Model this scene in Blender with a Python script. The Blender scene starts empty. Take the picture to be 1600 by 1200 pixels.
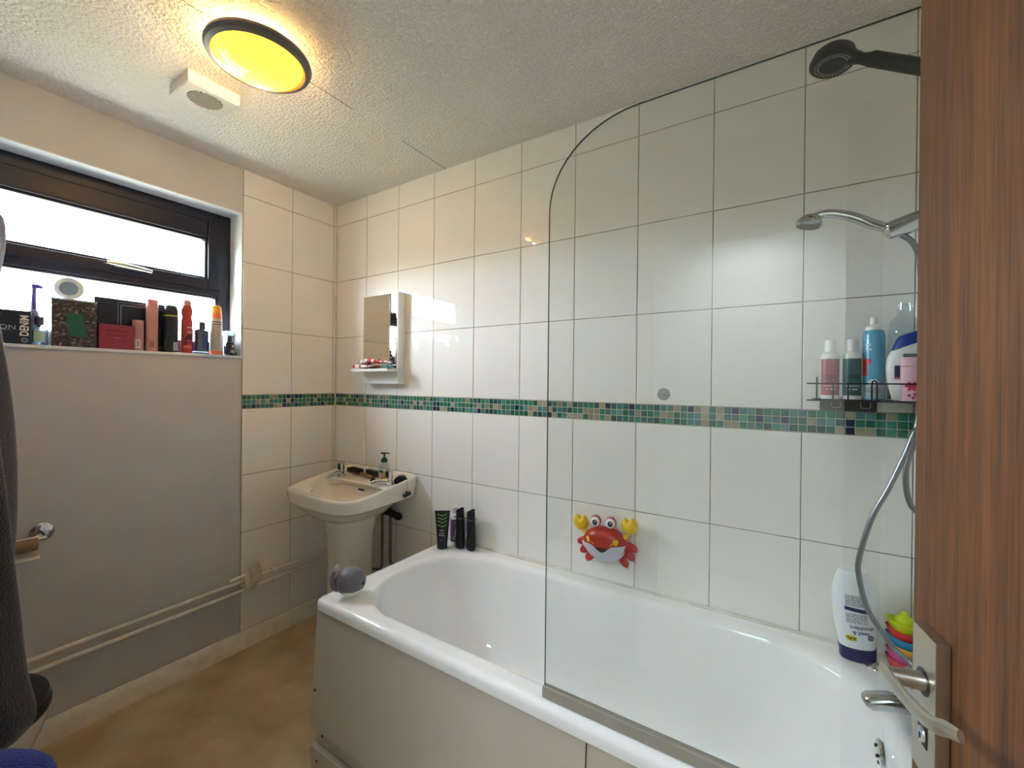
import bpy, bmesh, math, random
from mathutils import Matrix, Vector
PI = math.pi
rnd = random.Random(7)
sc = bpy.context.scene
COL = sc.collection

# ------------------------------------------------------------------ helpers
def lin(c):
    return tuple((v / 12.92 if v <= .04045 else ((v + .055) / 1.055) ** 2.4) for v in (x / 255 for x in c)) + (1,)

def mat(name, c, rough=.5, metal=0, spec=.5, bump=0, bscale=60, var=0, vscale=8, coat=0, var_c=None, trans=0, ior=1.45, bdist=.002, stretch=None, sheen=0, detail=4):
    m = bpy.data.materials.new(name); m.use_nodes = True
    nt = m.node_tree; b = nt.nodes['Principled BSDF']
    b.inputs['Base Color'].default_value = lin(c)
    b.inputs['Roughness'].default_value = rough
    b.inputs['Metallic'].default_value = metal
    b.inputs['Specular IOR Level'].default_value = spec
    b.inputs['Coat Weight'].default_value = coat
    b.inputs['Coat Roughness'].default_value = .05
    b.inputs['Transmission Weight'].default_value = trans
    b.inputs['IOR'].default_value = ior
    if sheen:
        b.inputs['Sheen Weight'].default_value = sheen
        b.inputs['Sheen Roughness'].default_value = .5
    if bump or var:
        tc = nt.nodes.new('ShaderNodeTexCoord')
        mp = nt.nodes.new('ShaderNodeMapping')
        if stretch: mp.inputs['Scale'].default_value = stretch
        nt.links.new(tc.outputs['Object'], mp.inputs['Vector'])
    if bump:
        n = nt.nodes.new('ShaderNodeTexNoise'); n.inputs['Scale'].default_value = bscale; n.inputs['Detail'].default_value = detail
        nt.links.new(mp.outputs['Vector'], n.inputs['Vector'])
        bp = nt.nodes.new('ShaderNodeBump'); bp.inputs['Strength'].default_value = bump; bp.inputs['Distance'].default_value = bdist
        nt.links.new(n.outputs['Fac'], bp.inputs['Height']); nt.links.new(bp.outputs['Normal'], b.inputs['Normal'])
    if var:
        n = nt.nodes.new('ShaderNodeTexNoise'); n.inputs['Scale'].default_value = vscale; n.inputs['Detail'].default_value = 5
        nt.links.new(mp.outputs['Vector'], n.inputs['Vector'])
        r = nt.nodes.new('ShaderNodeValToRGB')
        r.color_ramp.elements[0].position = .35; r.color_ramp.elements[1].position = .65
        c2 = var_c or tuple(max(0, v * (1 - var)) for v in c)
        r.color_ramp.elements[0].color = lin(c2); r.color_ramp.elements[1].color = lin(c)
        nt.links.new(n.outputs['Fac'], r.inputs['Fac']); nt.links.new(r.outputs['Color'], b.inputs['Base Color'])
    return m

def glass_mat(name, tint, gloss=1.0, rough=0, ior=1.5, drops=False):
    m = bpy.data.materials.new(name); m.use_nodes = True
    nt = m.node_tree; nt.nodes.clear()
    o = nt.nodes.new('ShaderNodeOutputMaterial'); mx = nt.nodes.new('ShaderNodeMixShader')
    t = nt.nodes.new('ShaderNodeBsdfTransparent'); t.inputs['Color'].default_value = tint + (1,)
    g = nt.nodes.new('ShaderNodeBsdfGlossy'); g.inputs['Roughness'].default_value = rough
    g.inputs['Color'].default_value = (gloss, gloss, gloss, 1)
    f = nt.nodes.new('ShaderNodeFresnel')
    ge = nt.nodes.new('ShaderNodeNewGeometry'); iv = nt.nodes.new('ShaderNodeMix')   # same reflectance on both sides of a thin sheet
    iv.inputs['A'].default_value = ior; iv.inputs['B'].default_value = 1 / ior
    nt.links.new(ge.outputs['Backfacing'], iv.inputs['Factor']); nt.links.new(iv.outputs['Result'], f.inputs['IOR'])
    nt.links.new(f.outputs[0], mx.inputs[0]); nt.links.new(t.outputs[0], mx.inputs[1]); nt.links.new(g.outputs[0], mx.inputs[2])
    nt.links.new(mx.outputs[0], o.inputs[0])
    return m

def to_mesh(bm, name, mats, sharp=38):
    bmesh.ops.recalc_face_normals(bm, faces=bm.faces)
    bm.normal_update()
    for f in bm.faces: f.smooth = True
    lim = math.radians(sharp)
    for e in bm.edges:
        if len(e.link_faces) == 2:
            e.smooth = e.calc_face_angle(0) < lim
        else: e.smooth = True
    me = bpy.data.meshes.new(name); bm.to_mesh(me); bm.free()
    for m in mats: me.materials.append(m)
    return me

class MB:
    def __init__(s): s.bm = bmesh.new(); s.mi = 0
    def _add(s, verts, faces, M=None):
        vs = [s.bm.verts.new((M @ Vector(v)) if M else v) for v in verts]
        for f in faces:
            try:
                fc = s.bm.faces.new([vs[i] for i in f]); fc.material_index = s.mi
            except ValueError: pass
        return s
    def box(s, a, b, bev=0, seg=2, M=None):
        """box between corner a and corner b"""
        t = bmesh.new(); bmesh.ops.create_cube(t, size=1)
        for v in t.verts:
            v.co = Vector([(a[i] + b[i]) / 2 + v.co[i] * (b[i] - a[i]) for i in range(3)])
        if bev: bmesh.ops.bevel(t, geom=list(t.edges), offset=bev, segments=seg, profile=.5, affect='EDGES', clamp_overlap=True)
        t.verts.index_update()
        s._add([v.co.copy() for v in t.verts], [[v.index for v in f.verts] for f in t.faces], M); t.free(); return s
    def loft(s, rings, cap0=True, cap1=True, closed=True, M=None):
        n = len(rings[0]); V = [p for r in rings for p in r]; F = []
        for i in range(len(rings) - 1):
            for j in range(n if closed else n - 1):
                k = (j + 1) % n
                F.append([i * n + j, i * n + k, (i + 1) * n + k, (i + 1) * n + j])
        if cap0: F.append(list(range(n))[::-1])
        if cap1: F.append([(len(rings) - 1) * n + j for j in range(n)])
        return s._add(V, F, M)
    def lathe(s, prof, seg=32, c=(0, 0, 0), sx=1, sy=1, M=None):
        V = []; F = []; idx = []
        for r, z in prof:
            if r <= 1e-6: idx.append([len(V)]); V.append((c[0], c[1], c[2] + z))
            else:
                idx.append(list(range(len(V), len(V) + seg)))
                V += [(c[0] + r * sx * math.cos(2 * PI * k / seg), c[1] + r * sy * math.sin(2 * PI * k / seg), c[2] + z) for k in range(seg)]
        for a, b in zip(idx, idx[1:]):
            if len(a) == 1 and len(b) == 1: continue
            for k in range(seg):
                q = (k + 1) % seg
                if len(a) == 1: F.append([a[0], b[q], b[k]])
                elif len(b) == 1: F.append([a[k], a[q], b[0]])
                else: F.append([a[k], a[q], b[q], b[k]])
        return s._add(V, F, M)
    def cyl(s, p, q, r, seg=20, r2=None, M=None):
        return s.tube([p, q], r if r2 is None else [r, r2], seg, M=M)
    def tube(s, pts, r, seg=10, smooth=0, caps=True, sc2=1, M=None, up=None):
        pts = [Vector(p) for p in pts]; n0 = len(pts)
        rs = list(r) if isinstance(r, (list, tuple)) else [r] * n0
        if smooth:
            P = [pts[0] * 2 - pts[1]] + pts + [pts[-1] * 2 - pts[-2]]; out = []; ro = []
            for i in range(1, len(P) - 2):
                for k in range(smooth):
                    t = k / smooth
                    out.append(.5 * ((2 * P[i]) + (P[i + 1] - P[i - 1]) * t + (2 * P[i - 1] - 5 * P[i] + 4 * P[i + 1] - P[i + 2]) * t * t + (3 * P[i] - P[i - 1] - 3 * P[i + 1] + P[i + 2]) * t ** 3))
                    ro.append(rs[i - 1] * (1 - t) + rs[i] * t)
            out.append(pts[-1]); ro.append(rs[-1]); pts, rs = out, ro
        rings = []; nrm = None
        for i, p in enumerate(pts):
            d = (pts[min(i + 1, len(pts) - 1)] - pts[max(i - 1, 0)]).normalized()
            if nrm is None:
                a = Vector(up) if up else (Vector((0, 0, 1)) if abs(d.z) < .9 else Vector((1, 0, 0)))
                nrm = (a - d * a.dot(d)).normalized()
            else: nrm = (nrm - d * nrm.dot(d)).normalized()
            b = d.cross(nrm)
            rings.append([p + (nrm * math.cos(2 * PI * k / seg) + b * sc2 * math.sin(2 * PI * k / seg)) * rs[i] for k in range(seg)])
        return s.loft(rings, caps, caps, M=M)
    def prism(s, poly, z0, z1, M=None):
        n = len(poly)
        return s.loft([[(x, y, z0) for x, y in poly], [(x, y, z1) for x, y in poly]], M=M)
    def ball(s, c, r, seg=24, rings=14, M=None):
        if not isinstance(r, (tuple, list)): r = (r, r, r)
        T = Matrix.Translation(c) @ Matrix.Diagonal((r[0], r[1], r[2], 1))
        if M: T = M @ T
        return s.lathe([(math.sin(PI * k / rings), -math.cos(PI * k / rings)) for k in range(rings + 1)], seg, M=T)
    def build(s, name, m, parent=None, sharp=38, label=None):
        ms = m if isinstance(m, (list, tuple)) else [m]
        o = bpy.data.objects.new(name, to_mesh(s.bm, name, ms, sharp)); COL.objects.link(o)
        if parent: o.parent = parent
        if label: o['label'] = label
        md = o.modifiers.new('even_normals', 'WEIGHTED_NORMAL'); md.keep_sharp = True
        return o

def tag(o, label, cat, group=None, kind=None):
    o['label'] = label; o['category'] = cat
    if group: o['group'] = group
    if kind: o['kind'] = kind
    return o
def thing(name, label, cat, loc=(0, 0, 0), rotz=0, group=None, kind=None, rot=None):
    o = bpy.data.objects.new(name, None); COL.objects.link(o); o.empty_display_size = .05
    o.location = loc; o.rotation_euler = rot or (0, 0, rotz)
    return tag(o, label, cat, group, kind)
def struct(name, mb, m, label, cat):
    o = mb.build(name, m); tag(o, label, cat, kind='structure'); return o
CAM = Vector((2.2821, -1.5932, 1.3459))
def face(x, y, off=0): return math.atan2(CAM.x - x, -(CAM.y - y)) + off
def RX(a): return Matrix.Rotation(a, 4, 'X')
def RY(a): return Matrix.Rotation(a, 4, 'Y')
def RZ(a): return Matrix.Rotation(a, 4, 'Z')
def TR(*v): return Matrix.Translation(v)
def lettering(s, size, m, parent, at=(0, 0, 0), wrap=None, rot=0, M=None, align='CENTER', name='lettering', sx=1, bold=0):
    """text facing local -y, centred on `at`; wrap = radius of the can it is printed on"""
    cu = bpy.data.curves.new('txt', 'FONT'); cu.body = s; cu.size = size; cu.align_x = align; cu.align_y = 'CENTER'; cu.offset = bold
    cu.resolution_u = 3
    t = bpy.data.objects.new('txt', cu); COL.objects.link(t)
    dg = bpy.context.evaluated_depsgraph_get(); dg.update()
    me = bpy.data.meshes.new_from_object(t.evaluated_get(dg)); bpy.data.objects.remove(t); bpy.data.curves.remove(cu)
    for v in me.vertices:
        u, w = v.co.x * sx, v.co.y
        u, w = u * math.cos(rot) - w * math.sin(rot), u * math.sin(rot) + w * math.cos(rot)
        if wrap: p = Vector((wrap * math.sin((u + at[0]) / wrap), -wrap * math.cos((u + at[0]) / wrap), w + at[2]))
        else: p = Vector((u + at[0], at[1], w + at[2]))
        v.co = (M @ p) if M else p
    me.materials.clear(); me.materials.append(m); me.name = name
    o = bpy.data.objects.new(name, me); COL.objects.link(o); o.parent = parent
    return o
def wrapped(mb, r, u0, u1, z0, z1, c=(0, 0, 0), n=12, sy=1):
    """patch on the surface of a can, centred on the -y direction"""
    rows = []
    for z in (z0, z1):
        rows.append([(c[0] + r * math.sin(u0 / r + (u1 - u0) / r * k / n), c[1] - sy * r * math.cos(u0 / r + (u1 - u0) / r * k / n), c[2] + z) for k in range(n + 1)])
    return mb.loft(rows, False, False, False)
def patch(mb, x0, x1, z0, z1, y=0):
    return mb._add([(x0, y, z0), (x1, y, z0), (x1, y, z1), (x0, y, z1)], [[0, 1, 2, 3]])
def rrect(x0, x1, y0, y1, r, z, nc=8, ne=8):
    rs = r if isinstance(r, (list, tuple)) else [r] * 4     # corners: x1y1, x0y1, x0y0, x1y0
    cs = [(x1 - rs[0], y1 - rs[0], 0), (x0 + rs[1], y1 - rs[1], 1), (x0 + rs[2], y0 + rs[2], 2), (x1 - rs[3], y0 + rs[3], 3)]
    P = []
    for i, (cx, cy, q) in enumerate(cs):
        arc = [(cx + rs[i] * math.cos((q + k / nc) * PI / 2), cy + rs[i] * math.sin((q + k / nc) * PI / 2)) for k in range(nc + 1)]
        P += arc
        nx = cs[(i + 1) % 4]; rn = rs[(i + 1) % 4]
        s2 = (nx[0] + rn * math.cos((q + 1) * PI / 2), nx[1] + rn * math.sin((q + 1) * PI / 2))
        P += [(arc[-1][0] + (s2[0] - arc[-1][0]) * k / ne, arc[-1][1] + (s2[1] - arc[-1][1]) * k / ne) for k in range(1, ne)]
    return [(x, y, z) for x, y in P]

# ------------------------------------------------------------------ materials
TILE = mat('tile_glaze', (240, 237, 231), .02, spec=.15)
GROUT = mat('grout', (186, 172, 148), .85, var=.35, vscale=9)
PLASTER = mat('plaster_paint', (204, 202, 202), .75, bump=.08, bscale=160, var=.03, vscale=3)
REVEAL = mat('white_reveal_paint', (226, 230, 232), .6)
WHITE_PAINT = mat('white_paint', (222, 218, 208), .55, bump=.05, bscale=90)
SKIRT = mat('skirting_paint', (246, 240, 226), .45, var=.06, vscale=20)
ENAMEL = mat('bath_enamel', (242, 242, 241), .09, spec=.55)
CERAMIC = mat('ceramic', (238, 230, 216), .12, spec=.5)
PANEL = mat('bath_panel', (190, 181, 166), .5, bump=.03, bscale=300)
PLINTH = mat('plinth_board', (190, 180, 164), .6)
CHROME = mat('chrome', (205, 207, 208), .12, metal=1)
HOSEM = mat('hose_chrome', (150, 152, 154), .34, metal=1)
STEEL = mat('satin_aluminium', (196, 188, 175), .32, metal=1, bump=.1, bscale=500, bdist=.0003)
BLACK = mat('black_plastic', (20, 20, 22), .35)
BLACKM = mat('black_satin', (13, 13, 14), .45)
BLACKW = mat('black_wire', (22, 21, 24), .4)
WHITEP = mat('white_plastic', (235, 234, 230), .3)
GREYP = mat('grey_plastic', (112, 108, 110), .45)
PIPE = mat('painted_pipe', (240, 234, 222), .5, var=.1, vscale=15)
PIPE2 = mat('bare_pipe', (128, 112, 90), .45, var=.15, vscale=25)
FRAME = mat('dark_upvc', (22, 26, 44), .42, bump=.06, bscale=60, stretch=(1, .05, 1))
PANE = glass_mat('window_glass', (1, 1, 1), .6)
SCREEN = glass_mat('screen_glass', (.955, .972, .962), 1)
GEDGE = mat('glass_edge', (38, 58, 52), .15)
SEAL = mat('seal_strip', (158, 149, 136), .4, var=.05, vscale=12)
CLEAR = glass_mat('clear_plastic', (.87, .91, .92), 1, .03)
MIRROR = mat('mirror_silver', (225, 222, 214), .015, metal=1)
INKB = mat('black_ink', (18, 18, 22), .5)
INKW = mat('white_ink', (225, 225, 225), .5)
INKG = mat('grey_ink', (120, 120, 124), .5)
SILICONE = mat('silicone_bead', (230, 225, 214), .5, var=.12, vscale=14)
RED = mat('red_plastic', (178, 38, 28), .3)
YELLOW = mat('yellow_plastic', (240, 196, 24), .35)
NAVY = mat('navy_plastic', (30, 34, 78), .3)

def attr_mat(name, rough=.15):
    m = bpy.data.materials.new(name); m.use_nodes = True; nt = m.node_tree; b = nt.nodes['Principled BSDF']
    a = nt.nodes.new('ShaderNodeAttribute'); a.attribute_name = 'tint'
    nt.links.new(a.outputs['Color'], b.inputs['Base Color']); b.inputs['Roughness'].default_value = rough
    return m
MOSAIC = attr_mat('mosaic_glass', .12)

# ceiling: stippled texture, with the board joint that runs across it
def ceiling_mat():
    m = bpy.data.materials.new('stippled_ceiling'); m.use_nodes = True; nt = m.node_tree; b = nt.nodes['Principled BSDF']
    b.inputs['Roughness'].default_value = .85
    tc = nt.nodes.new('ShaderNodeTexCoord')
    v = nt.nodes.new('ShaderNodeTexNoise'); v.inputs['Scale'].default_value = 100; v.inputs['Detail'].default_value = 2.5; v.inputs['Roughness'].default_value = .55
    nt.links.new(tc.outputs['Object'], v.inputs['Vector'])
    r = nt.nodes.new('ShaderNodeValToRGB'); r.color_ramp.elements[0].position = .42; r.color_ramp.elements[1].position = .66
    nt.links.new(v.outputs['Fac'], r.inputs['Fac'])
    bp = nt.nodes.new('ShaderNodeBump'); bp.inputs['Strength'].default_value = 1; bp.inputs['Distance'].default_value = .0055
    nt.links.new(r.outputs['Color'], bp.inputs['Height']); nt.links.new(bp.outputs['Normal'], b.inputs['Normal'])
    # joint line + stains
    sep = nt.nodes.new('ShaderNodeSeparateXYZ'); nt.links.new(tc.outputs['Object'], sep.inputs[0])
    n2 = nt.nodes.new('ShaderNodeTexNoise'); n2.inputs['Scale'].default_value = 3; nt.links.new(tc.outputs['Object'], n2.inputs['Vector'])
    d = nt.nodes.new('ShaderNodeMath'); d.operation = 'SUBTRACT'; d.inputs[1].default_value = .865; nt.links.new(sep.outputs['X'], d.inputs[0])
    a = nt.nodes.new('ShaderNodeMath'); a.operation = 'ABSOLUTE'; nt.links.new(d.outputs[0], a.inputs[0])
    lt = nt.nodes.new('ShaderNodeMath'); lt.operation = 'LESS_THAN'; lt.inputs[1].default_value = .0018; nt.links.new(a.outputs[0], lt.inputs[0])
    gt = nt.nodes.new('ShaderNodeMath'); gt.operation = 'GREATER_THAN'; gt.inputs[1].default_value = .47; nt.links.new(n2.outputs['Fac'], gt.inputs[0])
    mu = nt.nodes.new('ShaderNodeMath'); mu.operation = 'MULTIPLY'; nt.links.new(lt.outputs[0], mu.inputs[0]); nt.links.new(gt.outputs[0], mu.inputs[1])
    mx = nt.nodes.new('ShaderNodeMix'); mx.data_type = 'RGBA'
    mx.inputs['A'].default_value = lin((236, 231, 223)); mx.inputs['B'].default_value = lin((120, 104, 84))
    nt.links.new(mu.outputs[0], mx.inputs['Factor']); nt.links.new(mx.outputs['Result'], b.inputs['Base Color'])
    return m
CEIL = ceiling_mat()

def wood_mat():
    m = bpy.data.materials.new('door_veneer'); m.use_nodes = True; nt = m.node_tree; b = nt.nodes['Principled BSDF']
    b.inputs['Roughness'].default_value = .5
    tc = nt.nodes.new('ShaderNodeTexCoord'); cols = []
    for scl, st in ((1, (55, 55, 1.6)), (1, (260, 260, 9))):
        mp = nt.nodes.new('ShaderNodeMapping'); mp.inputs['Scale'].default_value = st
        nt.links.new(tc.outputs['Object'], mp.inputs['Vector'])
        n = nt.nodes.new('ShaderNodeTexNoise'); n.inputs['Scale'].default_value = scl; n.inputs['Detail'].default_value = 6; n.inputs['Distortion'].default_value = .6
        nt.links.new(mp.outputs['Vector'], n.inputs['Vector']); cols.append(n)
    mixf = nt.nodes.new('ShaderNodeMix'); mixf.inputs['Factor'].default_value = .5
    nt.links.new(cols[0].outputs['Fac'], mixf.inputs['A']); nt.links.new(cols[1].outputs['Fac'], mixf.inputs['B'])
    r = nt.nodes.new('ShaderNodeValToRGB'); e = r.color_ramp.elements
    e[0].position = .34; e[0].color = lin((64, 34, 12)); e[1].position = .62; e[1].color = lin((124, 73, 33))
    nt.links.new(mixf.outputs['Result'], r.inputs['Fac']); nt.links.new(r.outputs['Color'], b.inputs['Base Color'])
    bp = nt.nodes.new('ShaderNodeBump'); bp.inputs['Strength'].default_value = .15; bp.inputs['Distance'].default_value = .0005
    nt.links.new(cols[1].outputs['Fac'], bp.inputs['Height']); nt.links.new(bp.outputs['Normal'], b.inputs['Normal'])
    return m
WOOD = wood_mat()

def floor_mat():
    m = mat('vinyl_floor', (206, 186, 154), .42, bump=.06, bscale=90, var=.3, vscale=4.5, var_c=(172, 152, 122))
    return m
FLOOR = floor_mat()

# ------------------------------------------------------------------ the room
XR, YF, ZC = 2.6, -1.80, 2.398
ZA, ZB, ZT, ZM1, ZM2, ZD, ZE = 2.2724, 1.9394, 1.6057, 1.272, 1.2029, .8711, .5835
X0, TW = .0208, .2563
struct('floor', MB().box((-.15, -3.2, -.1), (2.9, .15, 0)), FLOOR, 'mottled brown vinyl bathroom floor', 'floor')
cg = MB(); cg.box((-.3, -2.3, ZC), (2.9, .15, ZC + .1)); cg.box((-.3, -3.2, ZC), (2.9, -2.9, ZC + .1)); cg.box((-.3, -2.9, ZC), (1.85, -2.3, ZC + .1)); cg.box((2.3, -2.9, ZC), (2.9, -2.3, ZC + .1)); cg.box((1.85, -2.4, ZC), (2.3, -2.3, ZC + .1))
struct('ceiling', cg, CEIL, 'white stippled plaster ceiling', 'ceiling')
wb = struct('wall_back', MB().box((-.3, .002, -.1), (2.9, .12, ZC + .05)), GROUT, 'long wall tiled in white behind the bathtub', 'wall')
OY0, OY1, OZ0, OZ1 = -1.42, -.529, 1.467, 2.177
w = MB()
w.box((-.25, YF - .1, -.1), (-.006, OY0, ZC + .05)); w.box((-.25, OY1, -.1), (-.006, .02, ZC + .05))
w.box((-.25, OY0, -.1), (-.006, OY1, OZ0 - .012)); w.box((-.25, OY0, OZ1), (-.006, OY1, ZC + .05))
wl = struct('wall_left', w, PLASTER, 'grey painted window wall with white tiles in its corner', 'wall')
r = MB()
r.box((-.12, OY1 - .0012, OZ0), (-.005, OY1 + .004, OZ1)); r.box((-.12, OY0 - .004, OZ0), (-.005, OY0 + .0012, OZ1)); r.box((-.12, OY0, OZ1 - .0012), (-.005, OY1, OZ1 + .004))
r.build('window_reveal', REVEAL, wl)
wr = struct('wall_right', MB().box((XR + .002, YF - .1, -.1), (XR + .15, .15, ZC + .05)), GROUT, 'tiled shower wall behind the open door', 'wall')
DX0, DX1, DZ = 1.765, 2.545, 1.995
w = MB(); w.box((-.3, YF - .1, -.1), (DX0, YF, ZC + .05)); w.box((DX1, YF - .1, -.1), (2.9, YF, ZC + .05)); w.box((DX0, YF - .1, DZ), (DX1, YF, ZC + .05))
struct('wall_front', w, PLASTER, 'painted wall with the doorway', 'wall')
w = MB(); w.box((-.3, -3.2, -.1), (2.9, -3.1, ZC + .05)); w.box((-.3, -3.2, -.1), (-.2, YF, ZC + .05)); w.box((2.8, -3.2, -.1), (2.9, YF, ZC + .05))
struct('wall_hall', w, WHITE_PAINT, 'white wall of the hallway outside the doorway', 'wall')

def tiles(us, vs, P, parent, name='tile_cladding', gap=.0028, m=TILE, bev=.0014, tilt=.0009, dep=.006):
    mb = MB()
    for i in range(len(us) - 1):
        for j in range(len(vs) - 1):
            a, b, c, d = us[i] + gap / 2, us[i + 1] - gap / 2, vs[j] + gap / 2, vs[j + 1] - gap / 2
            if b - a < .004 or d - c < .004: continue
            t = [rnd.uniform(-tilt, tilt) * .5 for _ in range(2)]
            V = []
            for (u, v, su, sv) in ((a, c, -1, -1), (b, c, 1, -1), (b, d, 1, 1), (a, d, -1, 1)):
                V.append((u - su * bev, v - sv * bev, t[0] * su + t[1] * sv))
            for (u, v, su, sv) in ((a, c, -1, -1), (b, c, 1, -1), (b, d, 1, 1), (a, d, -1, 1)):
                V.append((u, v, -bev * .8 + t[0] * su + t[1] * sv))
            for (u, v) in ((a, c), (b, c), (b, d), (a, d)): V.append((u, v, -dep))
            F = [[0, 1, 2, 3]] + [[k, (k + 1) % 4, 4 + (k + 1) % 4, 4 + k] for k in range(4)] + [[4 + k, 4 + (k + 1) % 4, 8 + (k + 1) % 4, 8 + k] for k in range(4)]
            mb._add([P(*v) for v in V], F)
    return mb.build(name, m, parent, 20)
def mosaic(u0, u1, P, parent, rows=3):
    pitch = (ZM1 - ZM2) / 3; n = int(round((u1 - u0) / pitch)); pw = (u1 - u0) / n
    pal = [((44, 116, 92), 34), ((52, 128, 108), 16), ((60, 112, 112), 14), ((84, 132, 132), 8), ((158, 152, 128), 24), ((30, 52, 88), 9), ((40, 84, 78), 10)]
    bag = [c for c, k in pal for _ in range(k)]
    mb = MB(); cl = []
    g = .0024
    for i in range(n):
        for j in range(rows):
            a, b = u0 + i * pw + g / 2, u0 + (i + 1) * pw - g / 2; c, d = ZM2 + j * pitch + g / 2, ZM2 + (j + 1) * pitch - g / 2
            e = .0012
            V = [(a + e, c + e, 0), (b - e, c + e, 0), (b - e, d - e, 0), (a + e, d - e, 0), (a, c, -e), (b, c, -e), (b, d, -e), (a, d, -e), (a, c, -.005), (b, c, -.005), (b, d, -.005), (a, d, -.005)]
            mb._add([P(*v) for v in V], [[0, 1, 2, 3]] + [[k, (k + 1) % 4, 4 + (k + 1) % 4, 4 + k] for k in range(4)] + [[4 + k, 4 + (k + 1) % 4, 8 + (k + 1) % 4, 8 + k] for k in range(4)])
            base = rnd.choice(bag); f = rnd.uniform(.85, 1.12)
            cl.append(lin([min(255, x * f) for x in base]))
    o = mb.build('mosaic_border', MOSAIC, parent, 20)
    at = o.data.color_attributes.new('tint', 'FLOAT_COLOR', 'CORNER')
    for p in o.data.polygons:
        for li in p.loop_indices: at.data[li].color = cl[p.index // 9]
    bk = MB()
    V = [(u0, ZM2, -.0012), (u1, ZM2, -.0012), (u1, ZM1, -.0012), (u0, ZM1, -.0012)]
    bk._add([P(*v) for v in V], [[0, 1, 2, 3]]); bk.build('mosaic_grout', mat('pale_grout', (196, 190, 172), .8), parent)
    return o
PB = lambda u, v, d: (u, -d, v)
PL = lambda u, v, d: (d, u, v)
PR = lambda u, v, d: (XR - d, u, v)
cols = [.004, X0] + [X0 + TW * k for k in range(1, 11)] + [XR - .004]
up = [ZM1, ZT, ZB, ZA, ZC + .002]; lo = [.25, ZE, ZD, ZM2]
tiles(cols, up, PB, wb); tiles(cols, lo, PB, wb); mosaic(.006, XR - .004, PB, wb)
lc = [-.5249, -.2724, -.0185, -.003]
tiles(lc, up, PL, wl); tiles(lc, [.088, .25, ZE, ZD, ZM2][0:1] + [.3, ZE, ZD, ZM2], PL, wl); mosaic(-.5249, -.004, PL, wl)
g = MB(); g.box((-.006, -.5245, .06), (-.0018, .0, ZC)); g.build('grout_bed', GROUT, wl)
rc = [YF] + [-.26 * k for k in range(6, 0, -1)] + [-.004]
tiles(rc, up, PR, wr); tiles(rc, lo, PR, wr); mosaic(YF, -.006, PR, wr)
g = MB(); g.tube([(.004, -.004, .09), (.004, -.004, ZC)], .0045, 8)
struct('trim_1', g, SILICONE, 'sealant bead in the tiled corner', 'sealant')

sk = MB(); sk.box((1.86, -2.89, ZC + .04), (2.29, -2.41, ZC + .046))
struct('added_skylight', sk, PANE, 'added unseen skylight in the hallway ceiling, for extra daylight', 'skylight')  # unseen skylight added to brighten the door end through the doorway
# skirting
b = MB(); prof = [(.0, .0), (.018, .0), (.018, .058), (.012, .072), (.008, .088), (.0, .088)]
b.loft([[(x, YF + .002, z) for x, z in prof], [(x, -.002, z) for x, z in prof]])
struct('baseboard_left', b, SKIRT, 'cream skirting board under the window wall', 'skirting board')

# ------------------------------------------------------------------ window
win = thing('window_1', 'dark framed window with a top hung opening light', 'window', kind='structure')
FX0, FX1 = -.18, -.117
def frame_ring(mb, y0, y1, z0, z1, wl_, wr_, wb_, wt_, x0, x1, bev=.006):
    mb.box((x0, y0, z0), (x1, y0 + wl_, z1), bev); mb.box((x0, y1 - wr_, z0), (x1, y1, z1), bev)
    mb.box((x0, y0 + wl_, z0), (x1, y1 - wr_, z0 + wb_), bev); mb.box((x0, y0 + wl_, z1 - wt_), (x1, y1 - wr_, z1), bev)
f = MB(); FY0, FY1, FZ0, FZ1 = OY0 + .001, OY1 - .001, OZ0 + .002, OZ1 - .001
frame_ring(f, FY0, FY1, FZ0, FZ1, .055, .055, .055, .055, FX0, FX1)
f.box((FX0, FY0 + .05, 1.763), (FX1, FY1 - .05, 1.805), .006)
f.build('window_frame', FRAME, win)
bd = MB(); frame_ring(bd, FY0 + .054, FY1 - .054, FZ0 + .054, 1.764, .012, .012, .012, .012, -.165, -.125, .004)
bd.build('glazing_bead', FRAME, win)
SY0, SY1, SZ0, SZ1 = FY0 + .045, FY1 - .045, 1.792, 2.128
s = MB(); frame_ring(s, SY0, SY1, SZ0, SZ1, .06, .06, .05, .085, -.165, -.107, .008)
sash = s.build('window_sash', FRAME, win)
bd = MB(); frame_ring(bd, SY0 + .058, SY1 - .058, SZ0 + .048, SZ1 - .083, .013, .013, .013, .013, -.16, -.118, .005); bd.build('sash_bead', FRAME, sash)
MB().box((-.146, SY0 + .05, SZ0 + .04), (-.142, SY1 - .05, SZ1 - .07)).build('glass_pane', PANE, win)
MB().box((-.146, FY0 + .05, FZ0 + .05), (-.142, FY1 - .05, 1.77)).build('glass_pane', PANE, win)
hd = MB(); hd.box((-.108, -.985, 1.818), (-.097, -.885, 1.838), .004); hd.tube([(-.097, -.97, 1.829), (-.088, -.968, 1.829)], .006, 12)
hd.tube([(-.086, -1.01, 1.832), (-.084, -.97, 1.831), (-.086, -.91, 1.828), (-.088, -.86, 1.823)], [.006, .0085, .008, .006], 10, 4, sc2=.7)
hd.build('window_handle', mat('handle_silver', (206, 200, 190), .25, metal=1), win)
sl = MB(); sl.box((-.118, OY0 - .0, OZ0 - .013), (.003, OY1 + .003, OZ0), .003)
struct('window_sill', sl, REVEAL, 'white painted window sill crowded with toiletries', 'window sill')

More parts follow.
